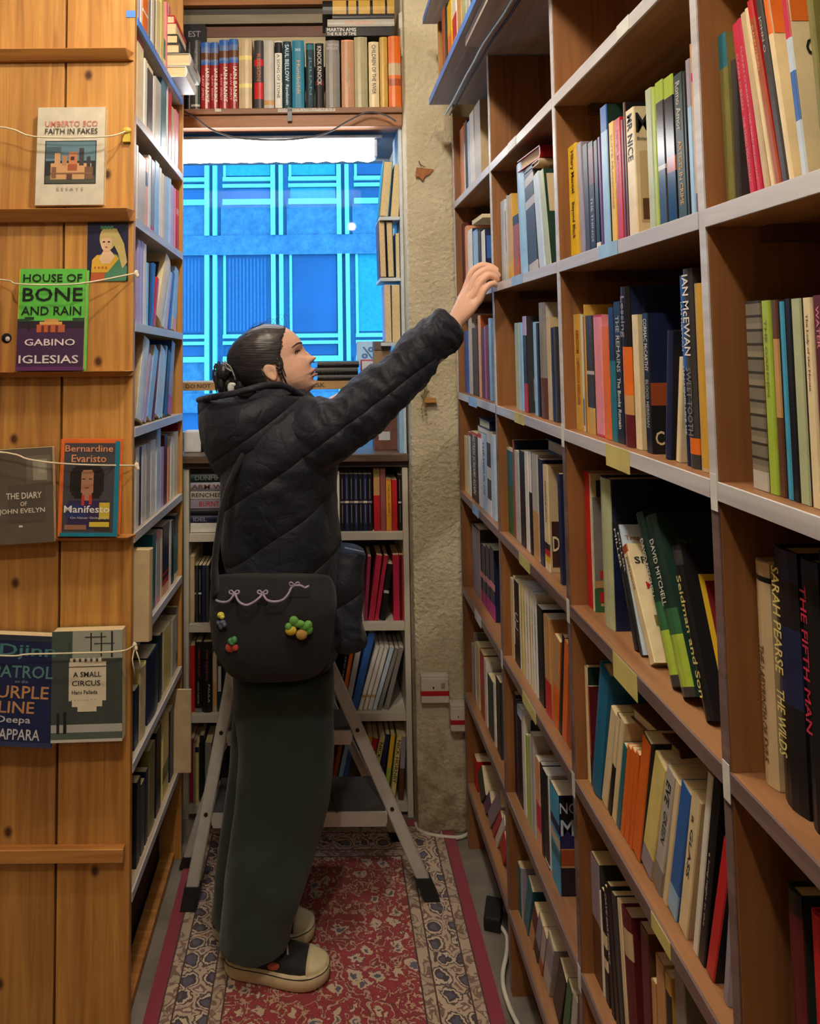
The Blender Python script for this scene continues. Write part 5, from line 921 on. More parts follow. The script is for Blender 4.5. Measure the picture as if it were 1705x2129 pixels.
def head_pt(w, t, off=0.0):
    _, uf, ub, hw = lerp_prof(w); uc = (uf+ub)/2 - 4; af, ab = uf-uc, uc-ub
    ct, st = math.cos(t), math.sin(t)
    u = uc + (af if ct > 0 else ab)*math.copysign(abs(ct)**.92, ct); v = hw*math.copysign(abs(st)**.9, st)
    if ct > 0:
        g = lambda x, c, s: math.exp(-((x-c)/s)**2)
        nose = 4*g(w, 20, 6) + 8*g(w, 9, 7) + 12.5*g(w, -2, 6.5) + 9*g(w, -7, 5)
        u += nose*g(v, 0, 7.5 if w > 3 else 9.5) + 4*g(w, -4, 5)*g(abs(v), 10, 5)
        u -= 7*g(w, 17, 8)*g(abs(v), 25, 11)           # eye sockets
        u += 2.4*g(w, 32, 5)*g(abs(v), 22, 14)         # brow
        u += 7*g(w, -28, 3.6)*g(v, 0, 17) + 8*g(w, -37, 3.8)*g(v, 0, 15) - 4*g(w, -32.5, 1.8)*g(v, 0, 22) - 3*g(w, -45, 4)*g(v, 0, 16) + 3*g(w, -56, 6)*g(v, 0, 16)
        u += 3*g(w, -8, 16)*g(abs(v), 34, 12)          # cheeks
    return u + off*ct, v + off*st, w
def head_grid(bm, off, keep, w0, w1, nw, nt):
    G = [[head_pt(w0+(w1-w0)*i/nw, 2*PI*k/nt, off) for k in range(nt)] for i in range(nw+1)]
    V = [[bm.verts.new(hp(*p)) for p in r] for r in G]
    for i in range(nw):
        for k in range(nt):
            j = (k+1) % nt
            q = [G[i][k], G[i][j], G[i+1][j], G[i+1][k]]
            if keep is None or keep(*[sum(c)/4 for c in zip(*q)]): bm.faces.new((V[i][k], V[i][j], V[i+1][j], V[i+1][k]))
    return V
bm = bmesh.new()
V = head_grid(bm, 0, None, -66, 99, 110, 96); bm.faces.new(V[0][::-1]); bm.faces.new(V[-1])
# ears, neck, inner trunk, arm and legs under the clothes, all fused into one skin surface below
EARS = []
for sgn in (-1, 1):
    c = hp(-2, sgn*54, 0)
    R = Matrix((HU, HV, HW)).transposed().to_4x4()
    g = bmesh.ops.create_uvsphere(bm, u_segments=20, v_segments=14, radius=1)
    for v in g['verts']:
        x, y, z = v.co; rr = math.hypot(x, z)
        y2 = y*.4 + (-.55 if False else 0)
        dent = -1.0*math.exp(-((x-.15)/.45)**2-((z+.05)/.5)**2)
        lu, lv, lw = x*13*(1-.25*(z < 0)*abs(z)), sgn*(4.5*y2*1.6 + 3 + dent*3.2*(1 if y*sgn*sgn > -2 else 0)), z*19
        v.co = c + (HU*(lu - 4 - lw*.12) + HV*lv + HW*lw)*PXM
neck = [hp(-14, 0, -8), hp(-6, 0, -40), atY(572, 845, YP), atY(568, 900, YP)]
add_tube(bm, neck, [.052, .052, .056, .075], 20)
trunk = [atY(570, 880, YP), atY(585, 960, YP), atY(585, 1100, YP), atY(588, 1250, YP), atY(590, 1400, YP)]
add_tube(bm, trunk, [.085, .12, .115, .115, .12], 20, True, 1.0, Vector((0, 1, 0)))
sh = atY(628, 905, 2.0)
HAND_Y = 1.955
wr0 = atY(900, 722, 1.97); wr = atY(947, 668, HAND_Y)
add_tube(bm, spline([atY(575, 930, 2.06), sh, atY(735, 850, 1.985), atY(830, 785, 1.975), wr0, wr], 4), [.07]*5+[.055]*5+[.05]*4+[.042]*4+[.03]*3+[.027], 16)
for xk, Yk in ((565, 2.05), (560, 2.19)):
    add_tube(bm, [atY(590, 1390, Yk), atY(xk+5, 1680, Yk), atZ(0, 0, 0)*0 + Vector((-.17, Yk, .07))], [.08, .05, .035], 14)
# ---- right hand: palm plus five bent fingers hooked over the book
kn = [atY(x, y, Y) for x, y, Y in ((972, 592, 1.972), (979, 600, 1.950), (988, 611, 1.934), (996, 627, 1.926))]
palm_c = atY(966, 628, 1.95)
rings = []
def palm_ring(c, half_a, half_b, ax, bx, n=16): return [bm.verts.new(c + ax*half_a*math.cos(2*PI*k/n) + bx*half_b*math.sin(2*PI*k/n)) for k in range(n)]
d = (kn[1]-wr).normalized(); side = (kn[3]-kn[0]).normalized(); nrm_ = d.cross(side).normalized()
for t, wa, wb in ((0, .026, .019), (.25, .030, .019), (.55, .037, .0185), (.85, .041, .016), (1.05, .040, .011)):
    rings.append(palm_ring(wr.lerp((kn[0]+kn[3])/2, t), wa, wb, side, nrm_))
skin_rings(bm, rings)
FING = [([(972, 592, 1.972), (983, 565, 1.970), (1003, 552, 1.966), (1024, 557, 1.962), (1035, 565, 1.962)], .0098), ([(979, 600, 1.950), (992, 573, 1.948), (1012, 561, 1.948), (1030, 568, 1.95), (1037, 577, 1.952)], .0102), ([(988, 611, 1.934), (1000, 586, 1.932), (1016, 573, 1.934), (1030, 578, 1.938), (1035, 585, 1.942)], .0096), ([(996, 627, 1.926), (1006, 605, 1.922), (1018, 592, 1.924), (1027, 590, 1.928), (1031, 594, 1.932)], .0082)]
for pts, r in FING:
    P = [wr.lerp(atY(*pts[0]), .6)] + [atY(*p) for p in pts]
    add_tube(bm, spline(P, 4), [r*1.05]*5+[r*1.02]*4+[r]*4+[r*.95]*4+[r*.88]*3+[r*.6], 12)
th = [wr.lerp(kn[0], .3) + nrm_*.004, atY(975, 622, 1.985), atY(990, 604, 2.0), atY(1008, 592, 2.0)]
add_tube(bm, spline(th, 4), [.014]*4+[.0125]*4+[.011]*3+[.0095, .007], 12)
me = bpy.data.meshes.new('body'); bmesh.ops.recalc_face_normals(bm, faces=bm.faces); bm.to_mesh(me); bm.free()
tmp = bpy.data.objects.new('body', me); COL.objects.link(tmp)
md = tmp.modifiers.new('fuse', 'REMESH'); md.mode = 'VOXEL'; md.voxel_size = .0019; md.use_smooth_shade = True
md2 = tmp.modifiers.new('soft', 'SMOOTH'); md2.factor = .5; md2.iterations = 2
bpy.context.view_layer.update()
bme = bpy.data.meshes.new_from_object(tmp.evaluated_get(bpy.context.evaluated_depsgraph_get())); bme.name = 'body'
bpy.data.objects.remove(tmp)
body = pp(link('body', bme, None, None, True)); bme.materials.clear(); bme.materials.append(SKN)
# ---- face details
def part(name, bm, mat, smooth=True, parent=None):
    o = bm_obj(name, bm, mat, None, smooth); pp(o); return o
for sgn, nm in ((-1, 'eye'), (1, 'eye')):
    bm = bmesh.new(); u, v, w = head_pt(17.5, sgn*.40); add_ell(bm, hp(u-5.4, v, w), (6.6*PXM,)*3, None, 20, 14); o = part('eye', bm, plain('eye_white', (206, 194, 186), .25, 0, .02))
    bm = bmesh.new(); add_ell(bm, hp(u+.3, v+sgn*-.6, w+.8), (1.9*PXM, 3.1*PXM, 3.1*PXM)); part('iris', bm, plain('dark_iris', (28, 20, 18), .2, 0, .02))
    bm = bmesh.new(); L1 = [head_pt(20.5+1.2*math.sin(PI*q/6), sgn*(.26+.36*q/6)) for q in range(7)]
    add_tube(bm, [hp(p[0]+.4, p[1], p[2]+(-3.6 if q == 6 else 0)) for q, p in enumerate(L1)], [.6*PXM]+[1.3*PXM]*5+[.7*PXM], 8); part('eyelashes', bm, plain('lash_black', (24, 20, 22), .6))
    bm = bmesh.new(); L2 = [head_pt(31.5+4.5*math.sin(PI*(q+1)/8), sgn*(.20+.58*q/7)) for q in range(8)]
    add_tube(bm, [hp(p[0]+.3, p[1], p[2]) for p in L2], [1.2*PXM]+[2.0*PXM]*4+[1.5*PXM]*2+[.5*PXM], 8, True, .6); part('eyebrow', bm, plain('brow_dark', (52, 38, 36), .8))
bm = bmesh.new()
for w_, dw, r in ((-28.6, 2.2, 2.3), (-36.4, -1.2, 3.0)):
    Lp = [head_pt(w_+dw*(1-abs(q)/4)-abs(q)*.35, q*.12) for q in range(-4, 5)]
    add_tube(bm, [hp(p[0]-.9, p[1], p[2]) for p in Lp], [.5*PXM]+[r*.8*PXM]*2+[r*PXM]*3+[r*.8*PXM]*2+[.5*PXM], 10)
part('lips', bm, plain('lips', (176, 98, 92), .45, 0, .05))
bm = bmesh.new(); Lp = [head_pt(-32.4-abs(q)*.5, q*.13) for q in range(-4, 5)]; add_tube(bm, [hp(p[0]+.6, p[1], p[2]) for p in Lp], .8*PXM, 6); part('mouth_line', bm, plain('mouth_dark', (74, 34, 34), .6))
bm = bmesh.new()
for sgn in (-1, 1): add_ell(bm, hp(81, sgn*5, -12.2), (2.6*PXM, 2.0*PXM, 1.2*PXM))
part('nostril', bm, plain('nostril_dark', (72, 36, 30), .7))
# ---- hair: close cap swept back to a knot held by a clip
HAIR, HNT, HB = nodes_of('black_hair'); HB.inputs['Base Color'].default_value = (.012, .010, .012, 1); HB.inputs['Roughness'].default_value = .38
_tc = N(HNT, 'ShaderNodeTexCoord'); _mp = N(HNT, 'ShaderNodeMapping'); _mp.inputs['Rotation'].default_value = (0, -.5, 0); _mp.inputs['Scale'].default_value = (10, 90, 240); HNT.links.new(_tc.outputs['Object'], _mp.inputs[0])
_nz = N(HNT, 'ShaderNodeTexNoise', Scale=1.0, Detail=3.0); HNT.links.new(_mp.outputs[0], _nz.inputs['Vector']); _bp = N(HNT, 'ShaderNodeBump', Strength=.55, Distance=.003); HNT.links.new(_nz.outputs[0], _bp.inputs['Height']); HNT.links.new(_bp.outputs[0], HB.inputs['Normal'])
_rp = N(HNT, 'ShaderNodeValToRGB'); _rp.color_ramp.elements[0].color = (.008, .007, .009, 1); _rp.color_ramp.elements[1].color = (.05, .042, .045, 1); HNT.links.new(_nz.outputs[0], _rp.inputs[0]); HNT.links.new(_rp.outputs[0], HB.inputs['Base Color'])
def hairline(w):
    K = [(-60, -8), (-45, -2), (-25, 9), (0, 14), (8, 15), (25, 22), (42, 32), (60, 42), (74, 50), (80, 53), (99, 60)]
    for A, B in zip(K, K[1:]):
        if A[0] <= w <= B[0]: return A[1]+(B[1]-A[1])*(w-A[0])/(B[0]-A[0])
    return 60
def hair_keep(u, v, w):
    if u > hairline(w) + 1.5*math.sin(w*1.7): return False
    if w < 14 and u > -20+ (w+30)*.0 and abs(v) > 20 and (-20 < u < 9) and w > -24: return False     # round the ear
    return w > -52
bm = bmesh.new(); head_grid(bm, 3.2, hair_keep, -60, 99, 90, 110)
bmesh.ops.delete(bm, geom=[v for v in bm.verts if not v.link_faces], context='VERTS')
top = [v for v in bm.verts]
for v in bm.verts:
    v.co += Vector((fold(v.co, .0016, 60), fold(v.co, .0012, 50, 3), fold(v.co, .0016, 60, 5)))
me_h = bpy.data.meshes.new('hair'); 
o = bm_obj('hair', bm, HAIR, None, True); sm = o.modifiers.new('thick', 'SOLIDIFY'); sm.thickness = .007; sm.offset = -1; pp(o); hair_o = o
bm = bmesh.new()
cap = [head_pt(97.5+.4, 2*PI*k/30, 3.2) for k in range(30)]; bm.faces.new([bm.verts.new(hp(a, b, c+1.5)) for a, b, c in cap])
part('hair_crown', bm, HAIR)
# side lock in front of the ear and strands
bm = bmesh.new()
add_tube(bm, spline([hp(17, -52, 26), hp(16, -54, 8), hp(15, -52, -10), hp(15, -49, -26), hp(18, -44, -42)], 5), [.006]*10+[.0045]*6+[.003]*4+[.0015], 8, True, .5)
add_tube(bm, spline([hp(23, -50, 36), hp(21, -54, 16), hp(20, -53, -4), hp(19, -50, -20)], 5), [.005]*8+[.003]*7+[.001], 8, True, .4)
part('hair_lock', bm, HAIR)
bm = bmesh.new()
for k in range(9):      # flyaway strands over the crown
    a = k*.13; pts = [hp(-30+10*k, -18+4*k, 93+2*math.sin(k)), hp(-12+9*k, -16+4*k, 103+3*math.sin(k*2)), hp(8+7*k, -12+3*k, 101-1.2*k), hp(24+4*k, -10+2*k, 90-3.5*k)]
    add_tube(bm, spline(pts, 5), .00045, 4)
part('hair_strands', bm, HAIR)
bm = bmesh.new()
for x, y, rx, ry, Y in ((479, 768, 15, 17, 2.10), (466, 774, 14, 20, 2.09), (474, 796, 15, 22, 2.11), (490, 790, 14, 20, 2.10), (462, 795, 9, 22, 2.10), (500, 800, 18, 22, 2.10), (512, 815, 22, 16, 2.10)):
    c = atY(x, y, Y); add_ell(bm, c, (rx*PXM, 22*PXM, ry*PXM), None, 14, 10)
for x0, y0, x1, y1 in ((455, 752, 451, 822), (458, 760, 458, 826), (468, 770, 470, 828), (482, 760, 486, 826), (449, 756, 447, 800)):
    add_tube(bm, spline([atY(x0, y0, 2.09), atY((x0+x1)/2-4, (y0+y1)/2, 2.085), atY(x1, y1, 2.09)], 5), [.004]*4+[.0035]*5+[.001]*2, 6)
part('hair_knot', bm, HAIR)
bm = bmesh.new()
for pts in ([(462, 752), (478, 762), (488, 784)], [(468, 750), (470, 764), (482, 772)]): add_tube(bm, spline([atY(x, y, 2.045) for x, y in pts], 5), .0022, 6)
CLIPM = plain('grey_clip_plastic', (150, 150, 146), .3, .2)
o = part('hair_clip', bm, CLIPM)
bm = bmesh.new(); add_ell(bm, atY(480, 806, 2.046), (.0095, .004, .014)); add_ell(bm, atY(484, 800, 2.046), (.008, .004, .006)); part('hair_clip', bm, plain('pale_clip_plastic', (196, 198, 192), .35))
# ---- jacket: body, hood, sleeve, front flap, cuff
def soft(o, lv=1):
    s = o.modifiers.new('sub', 'SUBSURF'); s.levels = lv; s.render_levels = lv; return o
R_ = dense([(806, 548, 634, 2.10, .075), (822, 524, 652, 2.10, .10), (845, 500, 672, 2.10, .15), (880, 478, 692, 2.105, .185), (925, 463, 706, 2.105, .20), (965, 459, 705, 2.105, .20), (1010, 461, 702, 2.105, .195), (1060, 461, 702, 2.105, .19), (1110, 462, 711, 2.105, .185), (1155, 466, 716, 2.105, .185), (1200, 480, 714, 2.105, .19), (1260, 478, 708, 2.105, .195), (1310, 474, 706, 2.105, .195), (1352, 474, 704, 2.105, .19)], 6)
bm = loft_px(R_, 72, 2.3, .016, 9); soft(part('jacket', bm, JK))
HD = dense([(1012, 476, 520, 2.09, .05), (985, 452, 566, 2.09, .10), (955, 434, 602, 2.09, .14), (920, 420, 628, 2.09, .165), (885, 414, 646, 2.09, .175), (855, 412, 654, 2.09, .17), (836, 413, 652, 2.09, .155), (828, 420, 646, 2.09, .14), (832, 432, 634, 2.09, .12), (850, 446, 616, 2.09, .095)], 4)
bm = loft_px(HD, 48, 2.1, .012, 11, True)
for v in bm.verts:      # the hood slumps lower at its far rear rim and rises round the neck
    px = pr(v.co)[0]; t = max(0, min(1, (px-440)/150)); z8 = atY(572, 850, 2.09).z
    if v.co.z > z8 - .03: v.co.z += .020*t*t*(3-2*t) * max(0, 1-abs(px-560)/130)
soft(part('hood', bm, JK))
rim = [atY(x, y, Y) for x, y, Y in ((414, 832, 2.06), (440, 826, 1.965), (475, 820, 1.935), (510, 812, 1.93), (545, 802, 1.945), (580, 800, 1.97), (610, 812, 2.0), (636, 830, 2.05), (646, 838, 2.10), (620, 824, 2.2), (560, 808, 2.25), (480, 822, 2.25), (430, 830, 2.18), (414, 832, 2.06))]
bm = bmesh.new(); add_tube(bm, spline(rim, 5), .0085, 10); part('hood_rim', bm, JK)
def limb(pts, n=36, amp=.006, sc=16, k=6):
    """pts: upper edge px, lower edge px, Y, half depth"""
    bm = bmesh.new(); rings = []
    D_ = []
    for i in range(len(pts)-1):
        p0, p1, p2, p3 = pts[max(i-1, 0)], pts[i], pts[i+1], pts[min(i+2, len(pts)-1)]
        for j in range(k):
            t = j/k; D_.append(tuple(.5*((2*b) + (c-a)*t + (2*a-5*b+4*c-d)*t*t + (3*b-a-3*c+d)*t**3) for a, b, c, d in zip(p0, p1, p2, p3)))
    D_.append(pts[-1])
    for (x0, y0, x1, y1, Y, hd) in D_:
        a, b = atY(x0, y0, Y), atY(x1, y1, Y); c = (a+b)/2; ax = (a-b)/2; ring = []
        for q in range(n):
            t = 2*PI*q/n; p = c + ax*math.cos(t) + Vector((0, -hd, 0))*math.sin(t)
            q_ = Vector((p.x*1.5+p.z*1.2, p.y, p.z*.6-p.x*.5)); f = fold(p, amp*.8, sc) + crumple(q_, amp*.75, sc*1.15, 7); p += (ax.normalized()*math.cos(t) + Vector((0, -1, 0))*math.sin(t))*f
            ring.append(bm.verts.new(p))
        rings.append(ring)
    skin_rings(bm, rings); return bm
SL = [(600, 822, 560, 1010, 2.05, .11), (650, 826, 640, 1000, 2.0, .105), (692, 822, 700, 968, 1.985, .095), (728, 792, 742, 938, 1.98, .088), (768, 763, 790, 902, 1.975, .082), (806, 737, 826, 862, 1.972, .078), (832, 708, 866, 822, 1.97, .074), (862, 680, 898, 782, 1.965, .068), (886, 658, 918, 752, 1.96, .060), (906, 645, 938, 734, 1.957, .054), (922, 645, 954, 722, 1.955, .048), (930, 650, 962, 702, 1.955, .040)]
soft(part('sleeve', limb(SL, 56, .008, 15, 9), JK))
bm = limb([(926, 650, 960, 706, 1.955, .042), (932, 652, 963, 698, 1.955, .037), (936, 655, 962, 690, 1.955, .033)], 30, .004, 40, 5); soft(part('cuff', bm, JK))
FL = dense([(1138, 690, 728, 2.06, .05), (1146, 690, 757, 2.06, .055), (1180, 690, 757, 2.05, .055), (1230, 690, 756, 2.04, .052), (1280, 690, 751, 2.03, .048), (1306, 690, 755, 2.03, .046), (1328, 694, 763, 2.03, .045), (1342, 696, 758, 2.03, .04), (1350, 698, 735, 2.03, .03)], 5)
bm = loft_px(FL, 48, 3.2, .012, 15); soft(part('jacket_front', bm, JK))
bm = bmesh.new(); add_tube(bm, spline([atY(x, y, 2.006) for x, y in ((716, 1139), (730, 1142), (744, 1145), (757, 1148))], 4), .0045, 8, True, .6); part('pocket_edge', bm, plain('satin_trim', (96, 110, 140), .3))
# ---- trousers
TR = cloth('green_corduroy', (40, 56, 50), .9, 160, .35, .15)
near = dense([(1370, 490, 694, 2.10, .155), (1430, 490, 696, 2.09, .15), (1480, 490, 696, 2.07, .125), (1560, 500, 694, 2.055, .11), (1650, 492, 684, 2.05, .105), (1740, 481, 663, 2.05, .105), (1810, 472, 640, 2.05, .105), (1870, 464, 622, 2.05, .105), (1905, 459, 612, 2.05, .108), (1932, 457, 607, 2.052, .112), (1949, 455, 602, 2.054, .112), (1953, 462, 590, 2.056, .10)], 4)
bm = loft_px(near, 60, 2.25, .022, 5.5)
for v in bm.verts:      # front of the hem rides up over the shoe
    q_ = (v.co.x-atY(455, 1940, 2.05).x)/.19; z_ = atY(530, 1870, 2.05).z
    if v.co.z < z_: v.co.z += .012*max(0, min(1, q_))**2*min(1, (z_-v.co.z)/.05)
soft(part('trouser_leg', bm, TR))
far = dense([(1380, 486, 680, 2.12, .14), (1450, 486, 670, 2.145, .12), (1550, 480, 650, 2.155, .095), (1650, 468, 640, 2.155, .09), (1750, 456, 622, 2.155, .088), (1820, 447, 604, 2.16, .088), (1875, 441, 592, 2.165, .088), (1898, 439, 586, 2.17, .085), (1904, 444, 578, 2.172, .075)], 4)
bm = loft_px(far, 40, 2.25, .012, 6); soft(part('trouser_leg', bm, TR))
# ---- shoes
SOLE = plain('cream_rubber', (214, 200, 160), .6, 0, .08, 25); UPP = cloth('black_canvas', (24, 24, 26), .8, 300, .3, .1); LAC = plain('pale_laces', (176, 158, 166), .7)
def shoe(heel, toe, Wd=.098):
    h, t = Vector(heel), Vector(toe); L = (t-h).length; ux = (t-h).normalized(); uy = Vector((0, 0, 1)).cross(ux)
    M = Matrix(((ux.x, uy.x, 0, h.x), (ux.y, uy.y, 0, h.y), (0, 0, 1, h.z), (0, 0, 0, 1)))
    def half(s):    # half width along the foot
        return Wd/2*(.62+.10*math.sin(min(s, .3)/.3*PI/2) + .30*math.exp(-((s-.70)/.26)**2)) * min(1, (max(0, 1-((1-s*1.0)/1.0)**1))**.0) * math.sqrt(max(0.0, 1-((s-.5)/.5)**8))
    S = [.004, .02, .06, .12, .2, .3, .4, .5, .6, .7, .78, .85, .9, .94, .97, .99, .998]
    def lay(z, grow, s0=0.0, s1=1.0, zf=None):
        up = [(s, half(s)+grow) for s in S if s0 <= s <= s1]
        return [Vector((s*L + (grow if s > .9 else -grow if s < .1 else 0), y, z if zf is None else zf(s))) for s, y in up] + [Vector((s*L + (grow if s > .9 else -grow if s < .1 else 0), -y, z if zf is None else zf(s))) for s, y in up[::-1]]
    def stack(name, layers, mat):
        bm = bmesh.new(); rings = [[bm.verts.new(M @ p) for p in l] for l in layers]; skin_rings(bm, rings); o = part(name, bm, mat); return o
    spring = lambda z: (lambda s: z + .010*max(0, s-.82)/.18)
    stack('shoe_sole', [lay(0, -.004, zf=spring(0)), lay(0, .001, zf=spring(.004)), lay(0, .003, zf=spring(.02)), lay(0, .001, zf=spring(.036)), lay(0, -.004, zf=spring(.038))], SOLE)
    stack('sole_stripe', [lay(0, .0022, zf=spring(.0305)), lay(0, .0026, zf=spring(.0325))], plain('stripe_black', (26, 26, 28), .6))
    def hgt(s): return .040 + (.052 if s < .28 else .052-.048*((s-.28)/.72)**.8)
    def ring(s, k):
        hw = half(s)*.94; z0 = .034; return [Vector((s*L, hw*math.cos(a)*(.99 if math.sin(a) < .3 else 1), z0 + (hgt(s)-z0+.006)*max(0, math.sin(a))**.75)) for a in [PI*q/14 for q in range(15)]]
    def shell(name, ss, mat, g=0):
        bm = bmesh.new(); rr = [[bm.verts.new(M @ (p + Vector((g*.5, 0, g)) + Vector((0, math.copysign(g, p.y), 0)))) for p in ring(s, 0)] for s in ss]
        for A, B in zip(rr, rr[1:]):
            for k in range(14): bm.faces.new((A[k], A[k+1], B[k+1], B[k]))
        bm.faces.new(rr[0][::-1]); bm.faces.new(rr[-1]); return part(name, bm, mat)
    shell('shoe_upper', [.012, .05, .12, .2, .28, .36, .45, .55, .65, .75, .85, .93, .98], UPP)
    shell('toe_cap', [.80, .85, .89, .93, .965, .99], SOLE, .0022)
    bm = bmesh.new()
    for s in (.36, .43, .50, .57):
        hw = half(s)*.5; z = hgt(s)+.007
        add_tube(bm, [M @ Vector((s*L, -hw, z-.006)), M @ Vector((s*L+.006, 0, z+.004)), M @ Vector((s*L+.012, hw, z-.006))], .0026, 6); add_tube(bm, [M @ Vector((s*L+.014, -hw, z-.008)), M @ Vector((s*L+.008, 0, z+.003)), M @ Vector((s*L, hw, z-.006))], .0026, 6)
    part('shoe_laces', bm, LAC)
    bm = bmesh.new(); add_ell(bm, M @ Vector((.50*L, -half(.5)*.93, .050)), (.016, .005, .009)); part('shoe_side_patch', bm, plain('orange_patch', (188, 96, 72), .7))
zn = atZ(470, 2012, .01); tn = atZ(684, 2037, .01)
shoe((zn.x, zn.y-.005, .0095), (tn.x, tn.y, .0095)); zf_ = atZ(446, 1930, .01); tf_ = atZ(654, 1942, .01); shoe((zf_.x, zf_.y-.02, .0095), (tf_.x, tf_.y-.01, .0095))

# ------------------------------------------------------------------ shoulder bag
BAGM = cloth('black_knit', (18, 17, 22), .95, 420, .6, .1)
bag = tag(empty('shoulder_bag', atY(565, 1400, 1.88)), 'black knitted shoulder bag with lilac yarn trim and little fruit patches', 'bag')
BI = Matrix.Translation(-bag.location)
def bp_(name, bm, mat, smooth=True): o = bm_obj(name, bm, mat, bag, smooth); o.matrix_parent_inverse = BI; return o
BG = dense([(1406, 520, 618, 1.90, .03), (1400, 484, 654, 1.895, .05), (1380, 462, 678, 1.89, .066), (1345, 445, 690, 1.885, .078), (1305, 438, 697, 1.882, .080), (1260, 437, 699, 1.88, .072), (1228, 437, 696, 1.885, .055), (1206, 440, 690, 1.895, .036), (1196, 446, 680, 1.90, .02)], 4)
bm = loft_px(BG, 56, 2.5, .014, 9); soft(bp_('bag_body', bm, BAGM))
bm = bmesh.new()
st = spline([atY(x, y, Y) for x, y, Y in ((450, 1232, 1.87), (446, 1190, 1.87), (450, 1140, 1.88), (458, 1080, 1.89), (472, 1020, 1.90), (500, 960, 1.93), (530, 930, 1.99))], 5); add_tube(bm, st, [.030]*6+[.026]*6+[.022]*30, 12, True, .3, Vector((1, 0, 0))); 
bp_('bag_strap', bm, BAGM)
def bag_y(x, y):       # front surface of the bag under a pixel
    best = min(BG, key=lambda r: abs(r[0]-y)); c = (best[1]+best[2])/2; w = (best[2]-best[1])/2
    return best[3] - best[4]*(max(0, 1-abs((x-c)/w)**2.4))**(1/2.4) - .006
YARN = plain('lilac_yarn', (150, 136, 160), .9, 0, .1, 90)
bm = bmesh.new()
def yarn(pts, r=.0028): add_tube(bm, spline([atY(x, y, bag_y(x, max(y, 1226))-.003) for x, y in pts], 5), r, 7)
yarn([(449, 1248), (462, 1252), (475, 1250), (484, 1240), (487, 1232)]); yarn([(489, 1234), (496, 1250), (510, 1258), (524, 1254), (538, 1244), (545, 1236)]); yarn([(547, 1236), (556, 1248), (572, 1251), (588, 1247), (600, 1234), (606, 1222), (614, 1217)]); yarn([(614, 1217), (626, 1218), (634, 1222), (643, 1218)])
for x, y in ((487, 1234), (546, 1234), (612, 1217)):
    for s in (-1, 1): yarn([(x, y), (x+s*5, y-6), (x+s*10, y-5), (x+s*9, y), (x+s*2, y+1)], .002)
bp_('yarn_trim', bm, YARN)
def blob(name, items, rgb, rough=.7):
    bm = bmesh.new()
    for x, y, rx, ry in items: c = atY(x, y, bag_y(x, y)-.001); add_ell(bm, c, (rx*.00123, .006, ry*.00123), None, 14, 10)
    bp_(name, bm, plain('felt_' + name, rgb, rough))
blob('lemon', [(605, 1311, 11, 9)], (206, 176, 46)); blob('orange_fruit', [(627, 1319, 11, 10)], (176, 140, 66)); blob('leaves', [(611, 1291, 9, 9), (621, 1297, 12, 7), (634, 1303, 11, 8), (641, 1299, 8, 8), (600, 1303, 7, 7), (642, 1309, 8, 9)], (92, 150, 62))
blob('flower', [(459, 1279, 7, 6), (462, 1283, 5, 4)], (196, 190, 76)); blob('grapes', [(455, 1295, 5, 5), (463, 1294, 6, 5), (460, 1302, 5, 6), (467, 1299, 4, 5)], (84, 88, 112))
blob('cherry_leaf', [(480, 1333, 6, 6), (487, 1331, 6, 7), (484, 1337, 6, 4)], (66, 132, 84)); blob('cherries', [(476, 1347, 7, 8), (489, 1346, 7, 7), (482, 1350, 6, 6)], (176, 62, 48))
